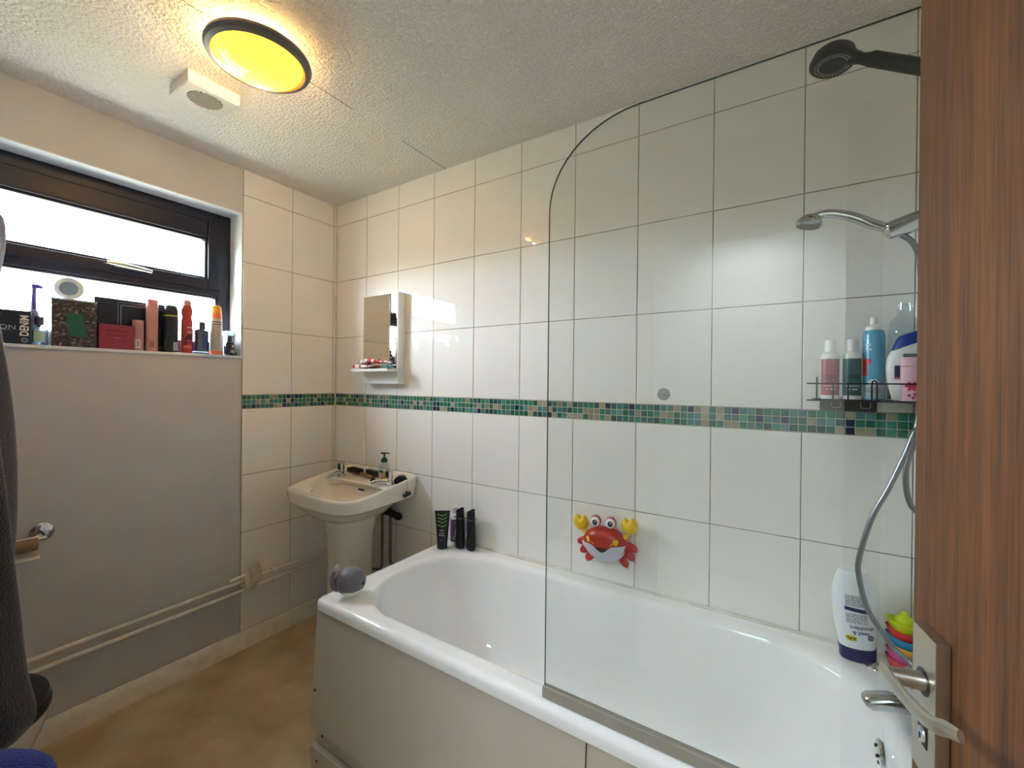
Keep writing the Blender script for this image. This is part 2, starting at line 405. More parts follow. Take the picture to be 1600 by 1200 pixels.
# ------------------------------------------------------------------ bathtub
BX0, BX1, BY0, ZR = .897, 2.598, -.70, .583
bt = thing('bathtub', 'white enamelled bathtub along the tiled wall', 'bathtub', (0, 0, 0))
def ring(i, z, r=.02): return rrect(BX0 + i, BX1 - i * .2, BY0 + i, -.006 - i * .2, r, z)
rings = [ring(.012, .540), ring(.003, .542), ring(0, .547), ring(0, .566), ring(.003, .576), ring(.010, .5825, .025), ring(.020, .584, .03), ring(.026, .5825, .03)]
IX0, IX1, IY0, IY1 = .968, 2.515, -.640, -.058
def inner(i, z, l=0, rr=0, k=0):
    return rrect(IX0 + i + l, IX1 - i - rr, IY0 + i, IY1 - i, [.26 - k, .22 - k * .4, .215 - k * .4, .2 - k], z)
rings += [inner(-.014, .5815), inner(-.004, .5808), inner(.006, .578), inner(.015, .571), inner(.021, .558), inner(.025, .53, .004)]
for t, i, l, rr in ((.48, .03, .012, .0), (.42, .035, .03, .004), (.36, .041, .055, .008), (.30, .048, .085, .014), (.25, .058, .115, .022), (.215, .072, .145, .034), (.19, .092, .175, .052), (.175, .118, .205, .07), (.168, .15, .24, .09)):
    rings.append(inner(i, t, l, rr, (.53 - t) * .12))
sh = MB(); sh.loft(rings, False, True); sh.build('bath_shell', ENAMEL, bt, 50)
# upstand against the walls, on the basin side
u = MB(); u.box((BX0 + .001, -.013, .578), (BX1, -.0012, .5885), .003); u.build('sealant_line', SILICONE, bt)
pn = MB()
def slab(mb, x0, x1, zt, zb, yt, yb, th=.005):
    mb.loft([[(x0, yt, zt), (x0, yb, zb), (x0, yb + th, zb), (x0, yt + th, zt)], [(x1, yt, zt), (x1, yb, zb), (x1, yb + th, zb), (x1, yt + th, zt)]])
slab(pn, .900, 1.912, .5415, .142, -.692, -.714)
pn.build('front_panel', PANEL, bt)
pn = MB(); slab(pn, 1.915, 2.59, .540, .142, -.690, -.712); pn.build('front_panel', PANEL, bt)
pn = MB(); pn.box((.903, -.690, .06), (2.59, -.684, .2)); pn.build('plinth', PLINTH, bt)
pn = MB(); pn.box((.893, -.712, .001), (2.59, -.691, .074), .003); pn.build('kickboard', PANEL, bt)
pn = MB(); pn.box((.903, -.68, .002), (.909, -.006, .541)); pn.build('end_panel', PANEL, bt)
for (x, y, z) in ((.932, -.6912, .105), (.934, -.7125, .034), (.915, -.7085, .27)):
    q = MB(); q.lathe([(0, -.0015), (.0045, -.001), (.0045, .001), (0, .001)], 12, M=TR(x, y, z) @ RX(PI / 2)); q.build('panel_screw', mat('screw_dark', (58, 48, 40), .4, metal=.6), bt)
ov = MB(); ov.lathe([(0, .010), (.02, .009), (.029, .006), (.031, 0), (0, -.001)], 28, M=TR(2.482, -.285, .487) @ RY(-PI / 2 - .08))
ovf = ov.build('overflow_plate', CHROME, bt)
hs = MB()
for a in range(5):
    hs.lathe([(0, .0112), (.0035, .0112), (.0035, .009), (0, .009)], 8, M=TR(2.482, -.285, .487) @ RY(-PI / 2 - .08) @ TR(.018 * math.cos(a * 1.256), .018 * math.sin(a * 1.256), 0))
hs.build('overflow_holes', INKB, ovf)
wa = MB(); wa.lathe([(0, .003), (.024, .003), (.03, .001), (.03, -.002)], 24, c=(2.28, -.34, .1675)); wa.build('waste_drain', CHROME, bt)

# mixer tap at the end of the bath
tp = thing('bath_mixer_tap', 'chrome mixer tap at the far end of the bathtub', 'tap', (2.556, -.33, ZR))
q = MB()
for dy in (-.09, .09):
    q.lathe([(0, 0), (.027, 0), (.027, .006), (.017, .012), (.016, .05), (.018, .075), (0, .078)], 24, c=(0, dy, 0))
q.tube([(0, -.11, .06), (0, .11, .06)], .021, 20); q.build('tap_body', CHROME, tp)
q = MB(); q.tube([(.0, 0, .062), (-.03, 0, .064), (-.07, 0, .058), (-.103, 0, .046), (-.112, 0, .040)], [.018, .0185, .019, .0185, .012], 18, 5, sc2=1.15); q.build('spout', CHROME, tp)
for dy in (-.12, .12):
    q = MB(); q.lathe([(0, 0), (.02, .0), (.023, .01), (.02, .032), (0, .036)], 12, M=TR(0, dy, .06) @ RX(PI / 2 * (1 if dy < 0 else -1))); q.build('handle', CHROME, tp)
cr = MB(); cr.lathe([(0, .012), (.008, .012), (.018, .005), (.021, 0), (0, 0)], 20)
o = cr.build('plug_stay', CHROME); o.location = (2.497, -.077, .582); tag(o, 'small round chrome plug chain stay on the rim beside the stacked boats', 'chain stay')

# ------------------------------------------------------------------ shower screen
ss = thing('shower_screen', 'clear glass bath screen with a rounded top corner', 'shower screen', (0, 0, 0))
GY = -.672; GX0, GX1, GZ0, GZ1 = 1.797, 2.588, .603, 1.951
poly = [(GX1, GZ0), (GX1, GZ1), (GX0 + .215, GZ1)]
for k in range(1, 13):
    a = PI / 2 + PI / 2 * k / 12
    poly.append((GX0 + .215 + .215 * math.cos(a), GZ1 - .19 + .19 * math.sin(a)))
poly.append((GX0, GZ0))
g = MB(); gm = [[(x, GY - .003, z) for x, z in poly], [(x, GY + .003, z) for x, z in poly]]
n = len(poly); g._add(gm[0] + gm[1], [list(range(n)), list(range(n, 2 * n))[::-1]])
g.build('glass_pane', SCREEN, ss)
g = MB(); g._add(gm[0] + gm[1], [[k, (k + 1) % n, n + (k + 1) % n, n + k] for k in range(n)]); g.build('polished_edge', GEDGE, ss)
g = MB(); g.box((GX0 - .004, GY - .009, .585), (GX1, GY + .009, .612), .003); g.box((GX0, GY - .003, .5825), (GX1, GY + .003, .587)); g.build('seal_strip', SEAL, ss)
g = MB(); g.box((GX1 - .004, GY - .012, .586), (XR - .001, GY + .012, 1.955), .003); g.build('wall_channel', CHROME, ss)

# ------------------------------------------------------------------ wash basin
bs = thing('wash_basin', 'white pedestal wash basin in the tiled corner', 'wash basin', (.425, 0, 0))
def dring(a, bf, bb, yc, nf, nb, zf, n=72, xs=1):
    P = []
    for k in range(n):
        th = 2 * PI * k / n; cx, sy = math.cos(th), math.sin(th)
        b, e = (bb, nb) if sy > 0 else (bf, nf)
        rr = (abs(cx / a) ** e + abs(sy / b) ** e) ** (-1 / e)
        x, y = rr * cx * xs, yc + rr * sy
        P.append((x, y, zf(y)))
    return P
zr = lambda y: .812 + (.868 - .812) * max(0, min(1, (y + .36) / .36))
def lerp(a, b, t): return a + (b - a) * t
yc = -.2
rg = []
rg.append(dring(.098, .105, .10, -.205, 2.2, 2.2, lambda y: .652))
rg.append(dring(.112, .125, .11, -.205, 2.3, 2.4, lambda y: .662))
rg.append(dring(.165, .175, .14, yc, 2.5, 3, lambda y: .684))
rg.append(dring(.205, .198, .17, yc, 2.8, 4, lambda y: lerp(.706, .738, (y + .43) / .43)))
rg.append(dring(.236, .215, .196, yc, 3.4, 9, lambda y: lerp(.733, .759, (y + .43) / .43)))
rg.append(dring(.263, .226, .1985, yc, 4.2, 14, lambda y: lerp(.748, .7625, (y + .43) / .43)))
rg.append(dring(.268, .2285, .1985, yc, 4.3, 15, lambda y: lerp(.754, .766, (y + .43) / .43)))
rg.append(dring(.276, .234, .1990, yc, 4.4, 18, lambda y: zr(y) - .012))
rg.append(dring(.277, .235, .1990, yc, 4.4, 18, lambda y: zr(y) - .005))
rg.append(dring(.274, .232, .1985, yc, 4.4, 18, lambda y: zr(y)))
rg.append(dring(.266, .224, .188, yc, 4.2, 16, lambda y: zr(y) + .0005))
rg.append(dring(.260, .218, .182, yc, 4.0, 14, lambda y: zr(y) - .003))
dz = lambda y: min(zr(y) - .006, .829)
rg.append(dring(.250, .210, .165, yc, 3.8, 10, dz))
rg.append(dring(.244, .200, .050, yc, 3.0, 3.2, lambda y: dz(y) - .002))
rg.append(dring(.234, .192, .040, yc, 2.9, 3.0, lambda y: dz(y) - .010))
for a_, bf_, bb_, z_ in ((.224, .182, .030, .785), (.206, .162, .012, .755), (.175, .130, -.012, .725), (.13, .095, -.03, .70), (.07, .045, -.0, .688)):
    c_ = -.235 if bb_ < .02 else yc
    rg.append(dring(a_, bf_ - .03, max(.03, bb_ + .06 if bb_ > -.02 else .05), c_, 2.5, 2.5, lambda y, z_=z_: z_))
rg.append(dring(.02, .02, .02, -.235, 2, 2, lambda y: .684))
q = MB(); q.loft(rg, True, True); q.build('basin_bowl', CERAMIC, bs, 50)
q = MB(); q.loft([dring(a_, a_ * 1.05, a_ * .9, -.205, 2.3, 4, lambda y, z=z: z, 40) for a_, z in ((.125, 0.001), (.122, .03), (.108, .10), (.1, .25), (.097, .45), (.102, .58), (.112, .645), (.112, .664))]); q.build('pedestal', CERAMIC, bs, 60)
q = MB(); q.lathe([(0, .0035), (.018, .003), (.022, .0), (0, -.002)], 20, c=(0, -.235, .6855)); q.build('drain', CHROME, bs)
q = MB(); q.box((-.022, -.004, -.005), (.022, .004, .005), .004, M=TR(.035, -.1665, .792) @ RX(-.3)); q.build('overflow_slot', INKB, bs)
def basin_tap(x, y, ang):
    t = MB()
    t.lathe([(0, 0), (.022, 0), (.022, .008), (.014, .016), (.0135, .03), (0, .03)], 20, c=(x, y, .826))
    d = Vector((math.cos(ang), math.sin(ang), 0)); p0 = Vector((x, y, .846))
    t.tube([p0 - d * .004, p0 + d * .03 + Vector((0, 0, .004)), p0 + d * .075 + Vector((0, 0, -.002)), p0 + d * .088 + Vector((0, 0, -.010))], [.013, .0125, .0105, .009], 14, 4)
    o = t.build('tap', CHROME, bs)
    h = MB(); h.lathe([(0, 0), (.013, 0), (.0145, .01), (.0175, .04), (.0165, .05), (0, .054)], 14, c=(x, y, .856)); h.build('tap_handle', CHROME, o)
    h = MB(); h.box((x - .009, y - .0185, .868), (x + .009, y - .0155, .90), .001); h.build('tap_inset', mat('tap_dark', (70, 68, 66), .2, metal=1), o)
    return o
basin_tap(-.172, -.135, -PI / 2); basin_tap(.198, -.125, -2.5)
q = MB(); pts = [(.212, -.105, .858), (.235, -.095, .880), (.262, -.085, .884), (.279, -.083, .862), (.2825, -.087, .835), (.2835, -.091, .806)]
for a_, b_ in zip(pts, pts[1:]):
    A_, B_ = Vector(a_), Vector(b_); k_ = max(2, int((B_ - A_).length / .0042))
    for j in range(k_): q.ball(A_.lerp(B_, j / k_), .0019, 8, 6)
ch = q.build('plug_chain', CHROME, bs)
q = MB(); q.tube([(.2835, -.091, .806), (.285, -.092, .794)], .004, 10); q.tube([(.288, -.074, .792), (.288, -.112, .784)], [.009, .0095], 14); q.build('plug', BLACK, ch)
q = MB(); q.tube([(.06, -.05, .655), (.06, -.05, .37), (.05, -.05, .345), (-.02, -.05, .33), (-.36, -.05, .32)], .0075, 10); q.build('supply_pipe', PIPE2, bs)
q = MB(); q.tube([(.105, -.035, .70), (.105, -.035, .40), (.115, -.035, .385), (.30, -.035, .38)], .0085, 10); q.build('supply_pipe', PIPE2, bs)
q = MB(); q.tube([(.08, -.12, .672), (.10, -.06, .668), (.15, -.05, .655), (.195, -.05, .648)], [.018, .02, .017, .015], 14, 4); q.tube([(.17, -.05, .652), (.185, -.05, .65)], .02, 12); q.build('waste_pipe', BLACKM, bs)

# pipes along the window wall
def pipe(name, za, zb, y0, lab, clipy, r=.0085):
    t = thing(name, lab, 'pipe', (.03, 0, 0))
    q = MB(); q.tube([(0, y0, zb), (0, -.9, lerp(za, zb, .6)), (0, -.035, za)], r, 12, 3); q.build('pipe_run', PIPE, t)
    z_ = lerp(za, zb, abs(clipy) / 1.25)
    c = MB(); c.tube([(0, clipy - .011, z_), (0, clipy + .011, z_)], r + .005, 16); c.box((-.03, clipy - .008, z_ - .007), (-.002, clipy + .008, z_ + .007), .002); c.build('pipe_clip', WHITEP, t)
    return t
pipe('water_pipe', .357, .338, -1.79, 'upper of two painted water pipes running along the window wall', -.375)
pipe('water_pipe', .312, .291, -1.79, 'lower of two painted water pipes running along the window wall', -.372)
st = thing('pipe_stub', 'short open pipe end above the knotted rag', 'pipe', (.032, -.548, .376))
q = MB(); q.tube([(0, -.04, -.004), (0, .05, .004)], .0075, 12); q.build('pipe_run', WHITEP, st)
# knotted rag
rg_ = bmesh.new(); bmesh.ops.create_icosphere(rg_, subdivisions=4, radius=1)
R2 = random.Random(3); ph = [(R2.uniform(2, 6), R2.uniform(2, 6), R2.uniform(2, 6), R2.uniform(0, 6)) for _ in range(7)]
for v in rg_.verts:
    n_ = v.co.normalized(); f_ = 1 + sum(math.sin(a * n_.x + b * n_.y + c * n_.z + d) for a, b, c, d in ph) * .085
    v.co = Vector((n_.x * .03 * f_, n_.y * .034 * f_, n_.z * .048 * f_ + (max(0, n_.z - .5) ** 1.0) * .05)); v.co.y += v.co.z * .25
o = bpy.data.objects.new('knotted_rag', to_mesh(rg_, 'knotted_rag', [mat('thin_cloth', (206, 196, 178), .8, bump=.5, bscale=70)], 60)); COL.objects.link(o)
o.location = (.05, -.497, .352); tag(o, 'crumpled white rag knotted round the wall pipes', 'rag')

# ------------------------------------------------------------------ things on the basin
def pump_bottle(x, y, z):
    t = thing('soap_dispenser', 'clear soap bottle with a dark green pump on the basin', 'soap dispenser', (x, y, z), face(x, y))
    G = mat('dark_green_plastic', (24, 62, 52), .35)
    q = MB(); q.lathe([(0, 0), (.026, 0), (.029, .004), (.029, .075), (.024, .092), (.0135, .10), (.0135, .108), (0, .108)], 28); q.build('bottle', CLEAR, t)
    q = MB(); q.lathe([(0, .003), (.0265, .003), (.0265, .05), (0, .05)], 24); q.build('liquid_soap', mat('soap', (206, 172, 128), .2), t)
    q = MB(); wrapped(q, .0293, -.022, .012, .012, .05); lb = q.build('bottle_label', mat('peach_label', (206, 160, 118), .5), t)
    q = MB(); wrapped(q, .0297, -.012, -.004, .028, .036); wrapped(q, .0297, .002, .008, .03, .036); q.build('label_print', mat('rust_ink', (170, 86, 48), .5), lb)
    q = MB(); wrapped(q, .0294, -.026, -.006, .054, .066); q.build('green_label', G, t)
    q = MB(); q.lathe([(0, .104), (.0165, .104), (.0165, .118), (.010, .123), (.010, .127), (.004, .127), (.004, .147), (0, .147)], 22)
    q.lathe([(0, .144), (.008, .144), (.009, .152), (0, .153)], 16); q.tube([(-.004, 0, .149), (.02, -.004, .149), (.026, -.005, .145)], .0032, 8); q.tube([(0, 0, .149), (-.018, 0, .149)], .0042, 8)
    q.build('pump', G, t)
pump_bottle(.548, -.095, .829)
t = thing('hairbrush', 'wooden handled brush with dark bristles lying on the basin', 'brush', (.335, -.072, .829), -.12)
q = MB(); q.tube([(-.0, 0, .014), (.04, -.002, .012), (.10, -.004, .010), (.125, -.004, .009)], [.008, .011, .010, .006], 14, 4, sc2=.8); q.build('handle', mat('brush_wood', (168, 112, 66), .45, var=.2, vscale=40, stretch=(1, 8, 8)), t)
q = MB(); q.box((-.115, -.02, .008), (.004, .02, .018), .005); q.build('brush_head', mat('brush_back', (74, 48, 32), .5), t)
q = MB()
for i in range(16):
    for j in range(5):
        q.tube([(-.11 + i * .0071, -.016 + j * .008, .017), (-.11 + i * .0071, -.017 + j * .0085, .036)], .0018, 5)
q.build('bristles', mat('dark_bristles', (34, 24, 20), .8), t)['kind'] = 'stuff'
t = thing('razor_case', 'flat black razor case lying behind the wooden brush', 'case', (.400, -.036, .829), -.08)
q = MB(); q.box((-.062, -.014, .0), (.062, .014, .034), .006); q.build('case_body', mat('dark_grey_case', (42, 42, 42), .4), t)
q = MB(); q.box((-.0625, -.0145, .021), (.0625, .0145, .0225)); q.build('case_seam', INKB, t)
t = thing('hair_clip', 'small black hair clip beside the soap bottle on the basin', 'hair clip', (.505, -.125, .829), .5)
q = MB(); q.tube([(-.018, 0, .004), (-.004, 0, .022), (.012, 0, .028)], [.003, .006, .003], 10, 4, sc2=.6); q.tube([(-.018, 0, .004), (0, 0, .012), (.018, 0, .006)], [.003, .006, .003], 10, 4, sc2=.6); q.build('clip_jaw', BLACK, t)
t = thing('black_sponge', 'black sponge behind the tap nearest the bathtub', 'sponge', (.640, -.068, .829), .3)
q = MB(); q.loft([dring(a_, b_, b_, 0, 2.4, 2.4, lambda y, z=z: z, 24) for a_, b_, z in ((.02, .028, 0), (.027, .04, .006), (.028, .04, .02), (.02, .03, .034), (.006, .01, .039))]); q.build('sponge_body', mat('sponge_black', (22, 20, 20), .9, bump=.8, bscale=250), t)

# ------------------------------------------------------------------ mirror shelf unit
mz = thing('mirror_shelf', 'wall mirror with a small white shelf', 'mirror', (.453, 0, 1.335))
q = MB(); q.box((-.137, -.05, 0), (.138, -.001, .48), .0015); q.build('backing_board', WHITEP, mz)
q = MB(); q.box((-.132, -.0525, .082), (.132, -.0495, .474), .001); q.build('mirror_glass', MIRROR, mz)
q = MB(); q.box((-.150, -.122, .064), (.140, -.0505, .0775), .001); q.build('shelf_board', WHITEP, mz)
def paste_tube(x, y, z, yaw, L, c1, c2, lab, tilt=0, w_=.024):
    t = thing('toothpaste_tube', lab, 'toothpaste', (x, y, z), 0, 'toothpaste tubes on the mirror shelf', rot=(0, tilt, yaw))
    R3 = random.Random(int(x * 1e4)); rr = []
    for k in range(9):
        f_ = k / 8; hh = .012 * (1 - f_) + .0015; ww = w_ * (.75 + .25 * f_)
        cz_ = .0135 + R3.uniform(-.0015, .0015) * (1 if 0 < k < 8 else 0)
        rr.append([(-L / 2 + L * f_, ww * math.cos(a), cz_ + hh * math.sin(a)) for a in [2 * PI * j / 16 for j in range(16)]])
    q = MB(); q.loft(rr); q.build('tube_body', c1, t, 60)
    q = MB(); q.tube([(-L / 2 - .02, 0, .0135), (-L / 2 + .001, 0, .0135)], [.0085, .0105], 14); q.build('cap', c2, t)
    for k0, k1 in ((2, 4), (6, 7)):
        q = MB(); q.loft([[(a[0], a[1] * 1.02, .0135 + (a[2] - .0135) * 1.06) for a in rr[k]] for k in range(k0, k1)] if k1 - k0 > 1 else [[(a[0] + dx, a[1] * 1.02, .0135 + (a[2] - .0135) * 1.1) for a in rr[k0]] for dx in (0, .012)], False, False)
        q.build('printed_band', c2, t, 60)
TW_ = mat('tube_white', (236, 232, 232), .35); TRD = mat('tube_red', (196, 40, 48), .35); TGN = mat('tube_green', (30, 116, 84), .35); TBL = mat('tube_blue', (112, 150, 176), .35)
ZS = 1.335 + .0777
paste_tube(.395, -.103, ZS, .03, .125, TW_, TRD, 'white toothpaste tube with red bands along the front of the mirror shelf', w_=.014)
paste_tube(.375, -.075, ZS + .026, -.15, .10, TW_, mat('tube_grey', (150, 150, 160), .35), 'white crumpled toothpaste tube lying on top at the corner end of the mirror shelf', w_=.015)
paste_tube(.462, -.078, ZS + .026, .2, .11, TRD, TW_, 'red toothpaste tube lying across the middle of the mirror shelf', tilt=.10, w_=.015)
paste_tube(.395, -.068, ZS, 0, .11, TRD, TRD, 'red toothpaste tube underneath the white crumpled one', w_=.013)
paste_tube(.545, -.085, ZS, 2.9, .075, TGN, TBL, 'green and blue toothpaste tube at the bath end of the mirror shelf', w_=.02)

# ------------------------------------------------------------------ ceiling light and fan
LX, LY = .905, -.905
lt = thing('ceiling_light', 'round flush ceiling light with a glowing yellow glass bowl', 'ceiling light', (LX, LY, ZC))
q = MB(); q.lathe([(0, -.0005), (.055, -.0005), (.055, -.012), (.04, -.03), (.0, -.03)], 32); q.build('base_plate', WHITEP, lt)
q = MB(); q.lathe([(.120, -.052), (.131, -.046), (.142, -.049), (.1455, -.060), (.140, -.071), (.127, -.075), (.1205, -.066), (.120, -.052)], 64); q.build('rim_ring', mat('grey_rim', (108, 104, 102), .4), lt)
def dome_mat(name='glowing_glass', col=(.34, .175, .013, 1)):
    m = bpy.data.materials.new(name); m.use_nodes = True; nt = m.node_tree; nt.nodes.clear()
    o = nt.nodes.new('ShaderNodeOutputMaterial'); a = nt.nodes.new('ShaderNodeAddShader'); mx = nt.nodes.new('ShaderNodeMixShader')
    t = nt.nodes.new('ShaderNodeBsdfTranslucent'); t.inputs[0].default_value = col
    g = nt.nodes.new('ShaderNodeBsdfGlossy'); g.inputs['Roughness'].default_value = .08
    f = nt.nodes.new('ShaderNodeFresnel'); f.inputs[0].default_value = 1.45
    e = nt.nodes.new('ShaderNodeEmission'); e.inputs[0].default_value = (1, .62, .17, 1); e.inputs[1].default_value = DOME_E
    # dust specks in the bowl
    nt.links.new(f.outputs[0], mx.inputs[0]); nt.links.new(t.outputs[0], mx.inputs[1]); nt.links.new(g.outputs[0], mx.inputs[2])
    nt.links.new(mx.outputs[0], a.inputs[0]); nt.links.new(e.outputs[0], a.inputs[1]); nt.links.new(a.outputs[0], o.inputs[0])
    return m
DOME_E = .05; BULB_W = 3.7; SKY = 13.0
q = MB(); q.lathe([(.1215, -.058)] + [(.1215 * math.cos(a), -.060 - .052 * math.sin(a)) for a in [PI / 2 * k / 12 for k in range(1, 12)]] + [(0, -.112)], 64)
gb = q.build('glass_bowl', dome_mat(), lt)
q = MB(); q.lathe([(.060, -.022), (.098, -.034), (.116, -.050), (.1212, -.0575)], 64); q.build('added_collar', dome_mat('added_collar_glass', (.66, .50, .28, 1)), lt)  # collar added above the ring to tint and soften the ceiling halo
q = MB()
for (x, y) in ((.03, .04), (.045, .036), (.052, .05), (.02, .062), (.0, .055), (.06, .02), (.035, .07), (.07, .055), (-.01, .03)):
    zz = -.060 - .052 * math.sqrt(max(0, 1 - (x * x + y * y) / .1215 ** 2)) - .0006
    q.ball((x, y, zz), (rnd.uniform(.0012, .003), rnd.uniform(.0012, .0025), .0005), 8, 4)
q.build('trapped_flies', mat('dust_speck', (96, 60, 20), .8), gb)['kind'] = 'stuff'
for dx, dy in ((-.074, -.046), (-.070, .040)):
    L = bpy.data.lights.new('lamp_bulb', 'POINT'); L.energy = BULB_W / 2; L.color = (1, .80, .50); L.shadow_soft_size = .018
    lo_ = bpy.data.objects.new('lamp_bulb', L); COL.objects.link(lo_); lo_.location = (LX + dx, LY + dy, ZC - .085)

fn = thing('extractor_fan', 'square white ceiling extractor fan beside the light', 'extractor fan', (.5, -.892, ZC), .0)
q = MB()
hw, hd_ = .077, .0815
q.box((-hw, -hd_, -.038), (hw, hd_, -.0002), .002); q.build('fan_housing', mat('fan_white', (214, 210, 202), .45), fn)
q = MB(); ribs = []
for k in range(26):
    x = -hw + .004 + k * (2 * hw - .008) / 25
    yy = math.sqrt(max(0, .0525 ** 2 - x * x))
    if abs(x) < .052:
        q.box((x - .0016, -hd_ + .003, -.0415), (x + .0016, -yy - .004, -.0375), .0006); q.box((x - .0016, yy + .004, -.0415), (x + .0016, hd_ - .003, -.0375), .0006)
    else: q.box((x - .0016, -hd_ + .003, -.0415), (x + .0016, hd_ - .003, -.0375), .0006)
q.build('ribbed_face', mat('fan_face', (222, 222, 220), .35), fn)
q = MB(); q.lathe([(0, -.0382), (.053, -.0382), (.053, -.0375), (0, -.0375)], 36); q.build('grille_opening', mat('fan_dark', (22, 20, 18), .8), fn)
for k in range(9):
    x = -.044 + k * .011; yy = math.sqrt(.052 ** 2 - x * x)
    q = MB(); q.box((x - .0022, -yy, -.0402), (x + .0016, yy, -.0386), .0005); q.build('grille_slat', mat('fan_slat', (196, 192, 186), .4) if k == 0 else bpy.data.materials['fan_slat'], fn)

# ------------------------------------------------------------------ showers, hoses, caddy
def chain_hose(t, pts, r, name='shower_hose', m=HOSEM):
    P = [Vector(p) for p in pts]; Q = [P[0] * 2 - P[1]] + P + [P[-1] * 2 - P[-2]]; out = []
    for i in range(1, len(Q) - 2):
        n_ = max(2, int((Q[i + 1] - Q[i]).length / .0025))
        for k in range(n_):
            f_ = k / n_
            out.append(.5 * ((2 * Q[i]) + (Q[i + 1] - Q[i - 1]) * f_ + (2 * Q[i - 1] - 5 * Q[i] + 4 * Q[i + 1] - Q[i + 2]) * f_ * f_ + (3 * Q[i] - Q[i - 1] - 3 * Q[i + 1] + Q[i + 2]) * f_ ** 3))
    q = MB(); q.tube(out, [r * (1 if k % 2 else .84) for k in range(len(out))], 12); return q.build(name, m, t, 60)
t = thing('hand_shower', 'chrome hand shower held in a wall bracket', 'shower', (0, 0, 0))
q = MB(); q.tube([(2.338, -.25, 1.782), (2.375, -.25, 1.783), (2.42, -.25, 1.765), (2.455, -.25, 1.742), (2.492, -.25, 1.722)], [.009, .011, .012, .012, .0105], 14, 5); q.build('handle', CHROME, t)
q = MB()
q.lathe([(0, -.012), (.026, -.0125), (.031, -.008), (.031, -.002), (.022, .012), (.010, .019), (0, .02)], 28, M=TR(2.332, -.25, 1.770) @ RY(.22)); hdh = q.build('spray_head', CHROME, t)
q = MB(); q.lathe([(0, -.0135), (.026, -.0132), (.026, -.012), (0, -.012)], 28, M=TR(2.332, -.25, 1.770) @ RY(.22)); q.build('spray_plate', mat('spray_grey', (120, 118, 108), .5), hdh)
q = MB(); q.tube([(2.478, -.25, 1.716), (2.486, -.25, 1.718), (2.51, -.25, 1.724), (2.598, -.25, 1.752)], [.008, .0205, .0225, .0225], 22); q.build('wall_bracket', CHROME, t)
chain_hose(t, [(2.505, -.245, 1.712), (2.535, -.225, 1.69), (2.552, -.21, 1.64), (2.5585, -.2, 1.5), (2.5555, -.2, 1.29), (2.541, -.2, 1.213), (2.5033, -.2, 1.0993), (2.4699, -.2, 1.014), (2.4469, -.2, .912), (2.4461, -.2, .8629), (2.4632, -.2, .7863), (2.4945, -.2, .7317), (2.5188, -.205, .7002), (2.55, -.23, .684), (2.565, -.29, .672)], .0068)
t = thing('overhead_shower', 'black round shower head on a straight black arm under the ceiling', 'shower', (0, 0, 0))
hp = (2.374, -.30, 2.142); HM = TR(*hp) @ RY(.10) @ RX(-.08)
q = MB(); q.lathe([(0, -.016), (.043, -.017), (.0475, -.012), (.0475, -.004), (.041, .014), (.030, .024), (0, .028)], 36, M=HM); bh = q.build('spray_head', BLACKM, t)
q = MB()
for rad in (.029, .035):
    for k in range(34):
        a = 2 * PI * k / 34; q.ball((rad * math.cos(a), rad * math.sin(a), -.0172), (.0016, .0016, .0009), 6, 4, M=HM)
q.build('spray_nozzles', mat('nozzle_grey', (190, 190, 184), .5), bh)
q = MB(); q.tube([(2.405, -.30, 2.136), (2.428, -.30, 2.122), (2.45, -.30, 2.112)], [.017, .0115, .0165], 16, 4); q.tube([(2.445, -.30, 2.115), (2.525, -.30, 2.066), (2.598, -.30, 2.02)], [.0165, .0165, .0165], 16); q.build('arm', BLACKM, t)
chain_hose(t, [(2.585, -.26, 2.02), (2.575, -.22, 1.9), (2.578, -.16, 1.6), (2.574, -.165, 1.3), (2.553, -.17, 1.21), (2.538, -.17, 1.13), (2.549, -.17, 1.052), (2.588, -.18, 1.02)], .0068)

cd = thing('shower_caddy', 'black wire caddy shelf fixed to the tiles above the mosaic', 'shelf', (0, 0, 0))
q = MB(); WR = .0019
ZB_, ZT_ = 1.3065, 1.353; YB_, YF_ = -.012, -.1495
q.tube([(2.334, YF_, ZT_), (2.598, YF_, ZT_)], WR, 8); q.tube([(2.334, YF_, ZB_), (2.598, YF_, ZB_)], WR, 8)
q.tube([(2.352, YB_, ZB_), (2.352, YF_, ZB_)], WR, 8); q.tube([(2.352, YB_, ZT_), (2.352, YF_, ZT_)], WR, 8); q.tube([(2.352, YB_, ZB_), (2.598, YB_, ZB_)], WR, 8)
q.tube([(2.352, YB_, ZT_), (2.598, YB_, ZT_)], WR, 8)
q.build('wire_rail', BLACKW, cd)
for x in (2.357, 2.393, 2.425):
    q = MB(); q.tube([(x, YF_ - .001, ZB_ - .002), (x, YF_ - .001, ZT_ + (.014 if x < 2.37 else .002)), (x, YF_ + .006, ZT_ + (.017 if x < 2.37 else .002))], WR, 8); q.build('wire_upright', BLACKW, cd)
q = MB(); q.tube([(2.474, YF_ - .001, ZB_), (2.474, YF_ - .001, ZT_), (2.479, YF_ - .001, ZT_ + .007), (2.484, YF_ - .001, ZT_), (2.484, YF_ - .001, ZB_)], WR, 8, 3)
q.build('wire_upright', BLACKW, cd)
q = MB()
for k in range(13): q.tube([(2.352, YB_ - .011 * k, ZB_ + .001), (2.598, YB_ - .011 * k, ZB_ + .001)], .0016, 6)
q.build('wire_shelf', BLACKW, cd)
q = MB(); q.box((2.372, -.0035, 1.272), (2.505, -.0005, 1.314), .001); pl = q.build('adhesive_plate', mat('plate_grey', (72, 70, 66), .25), cd)
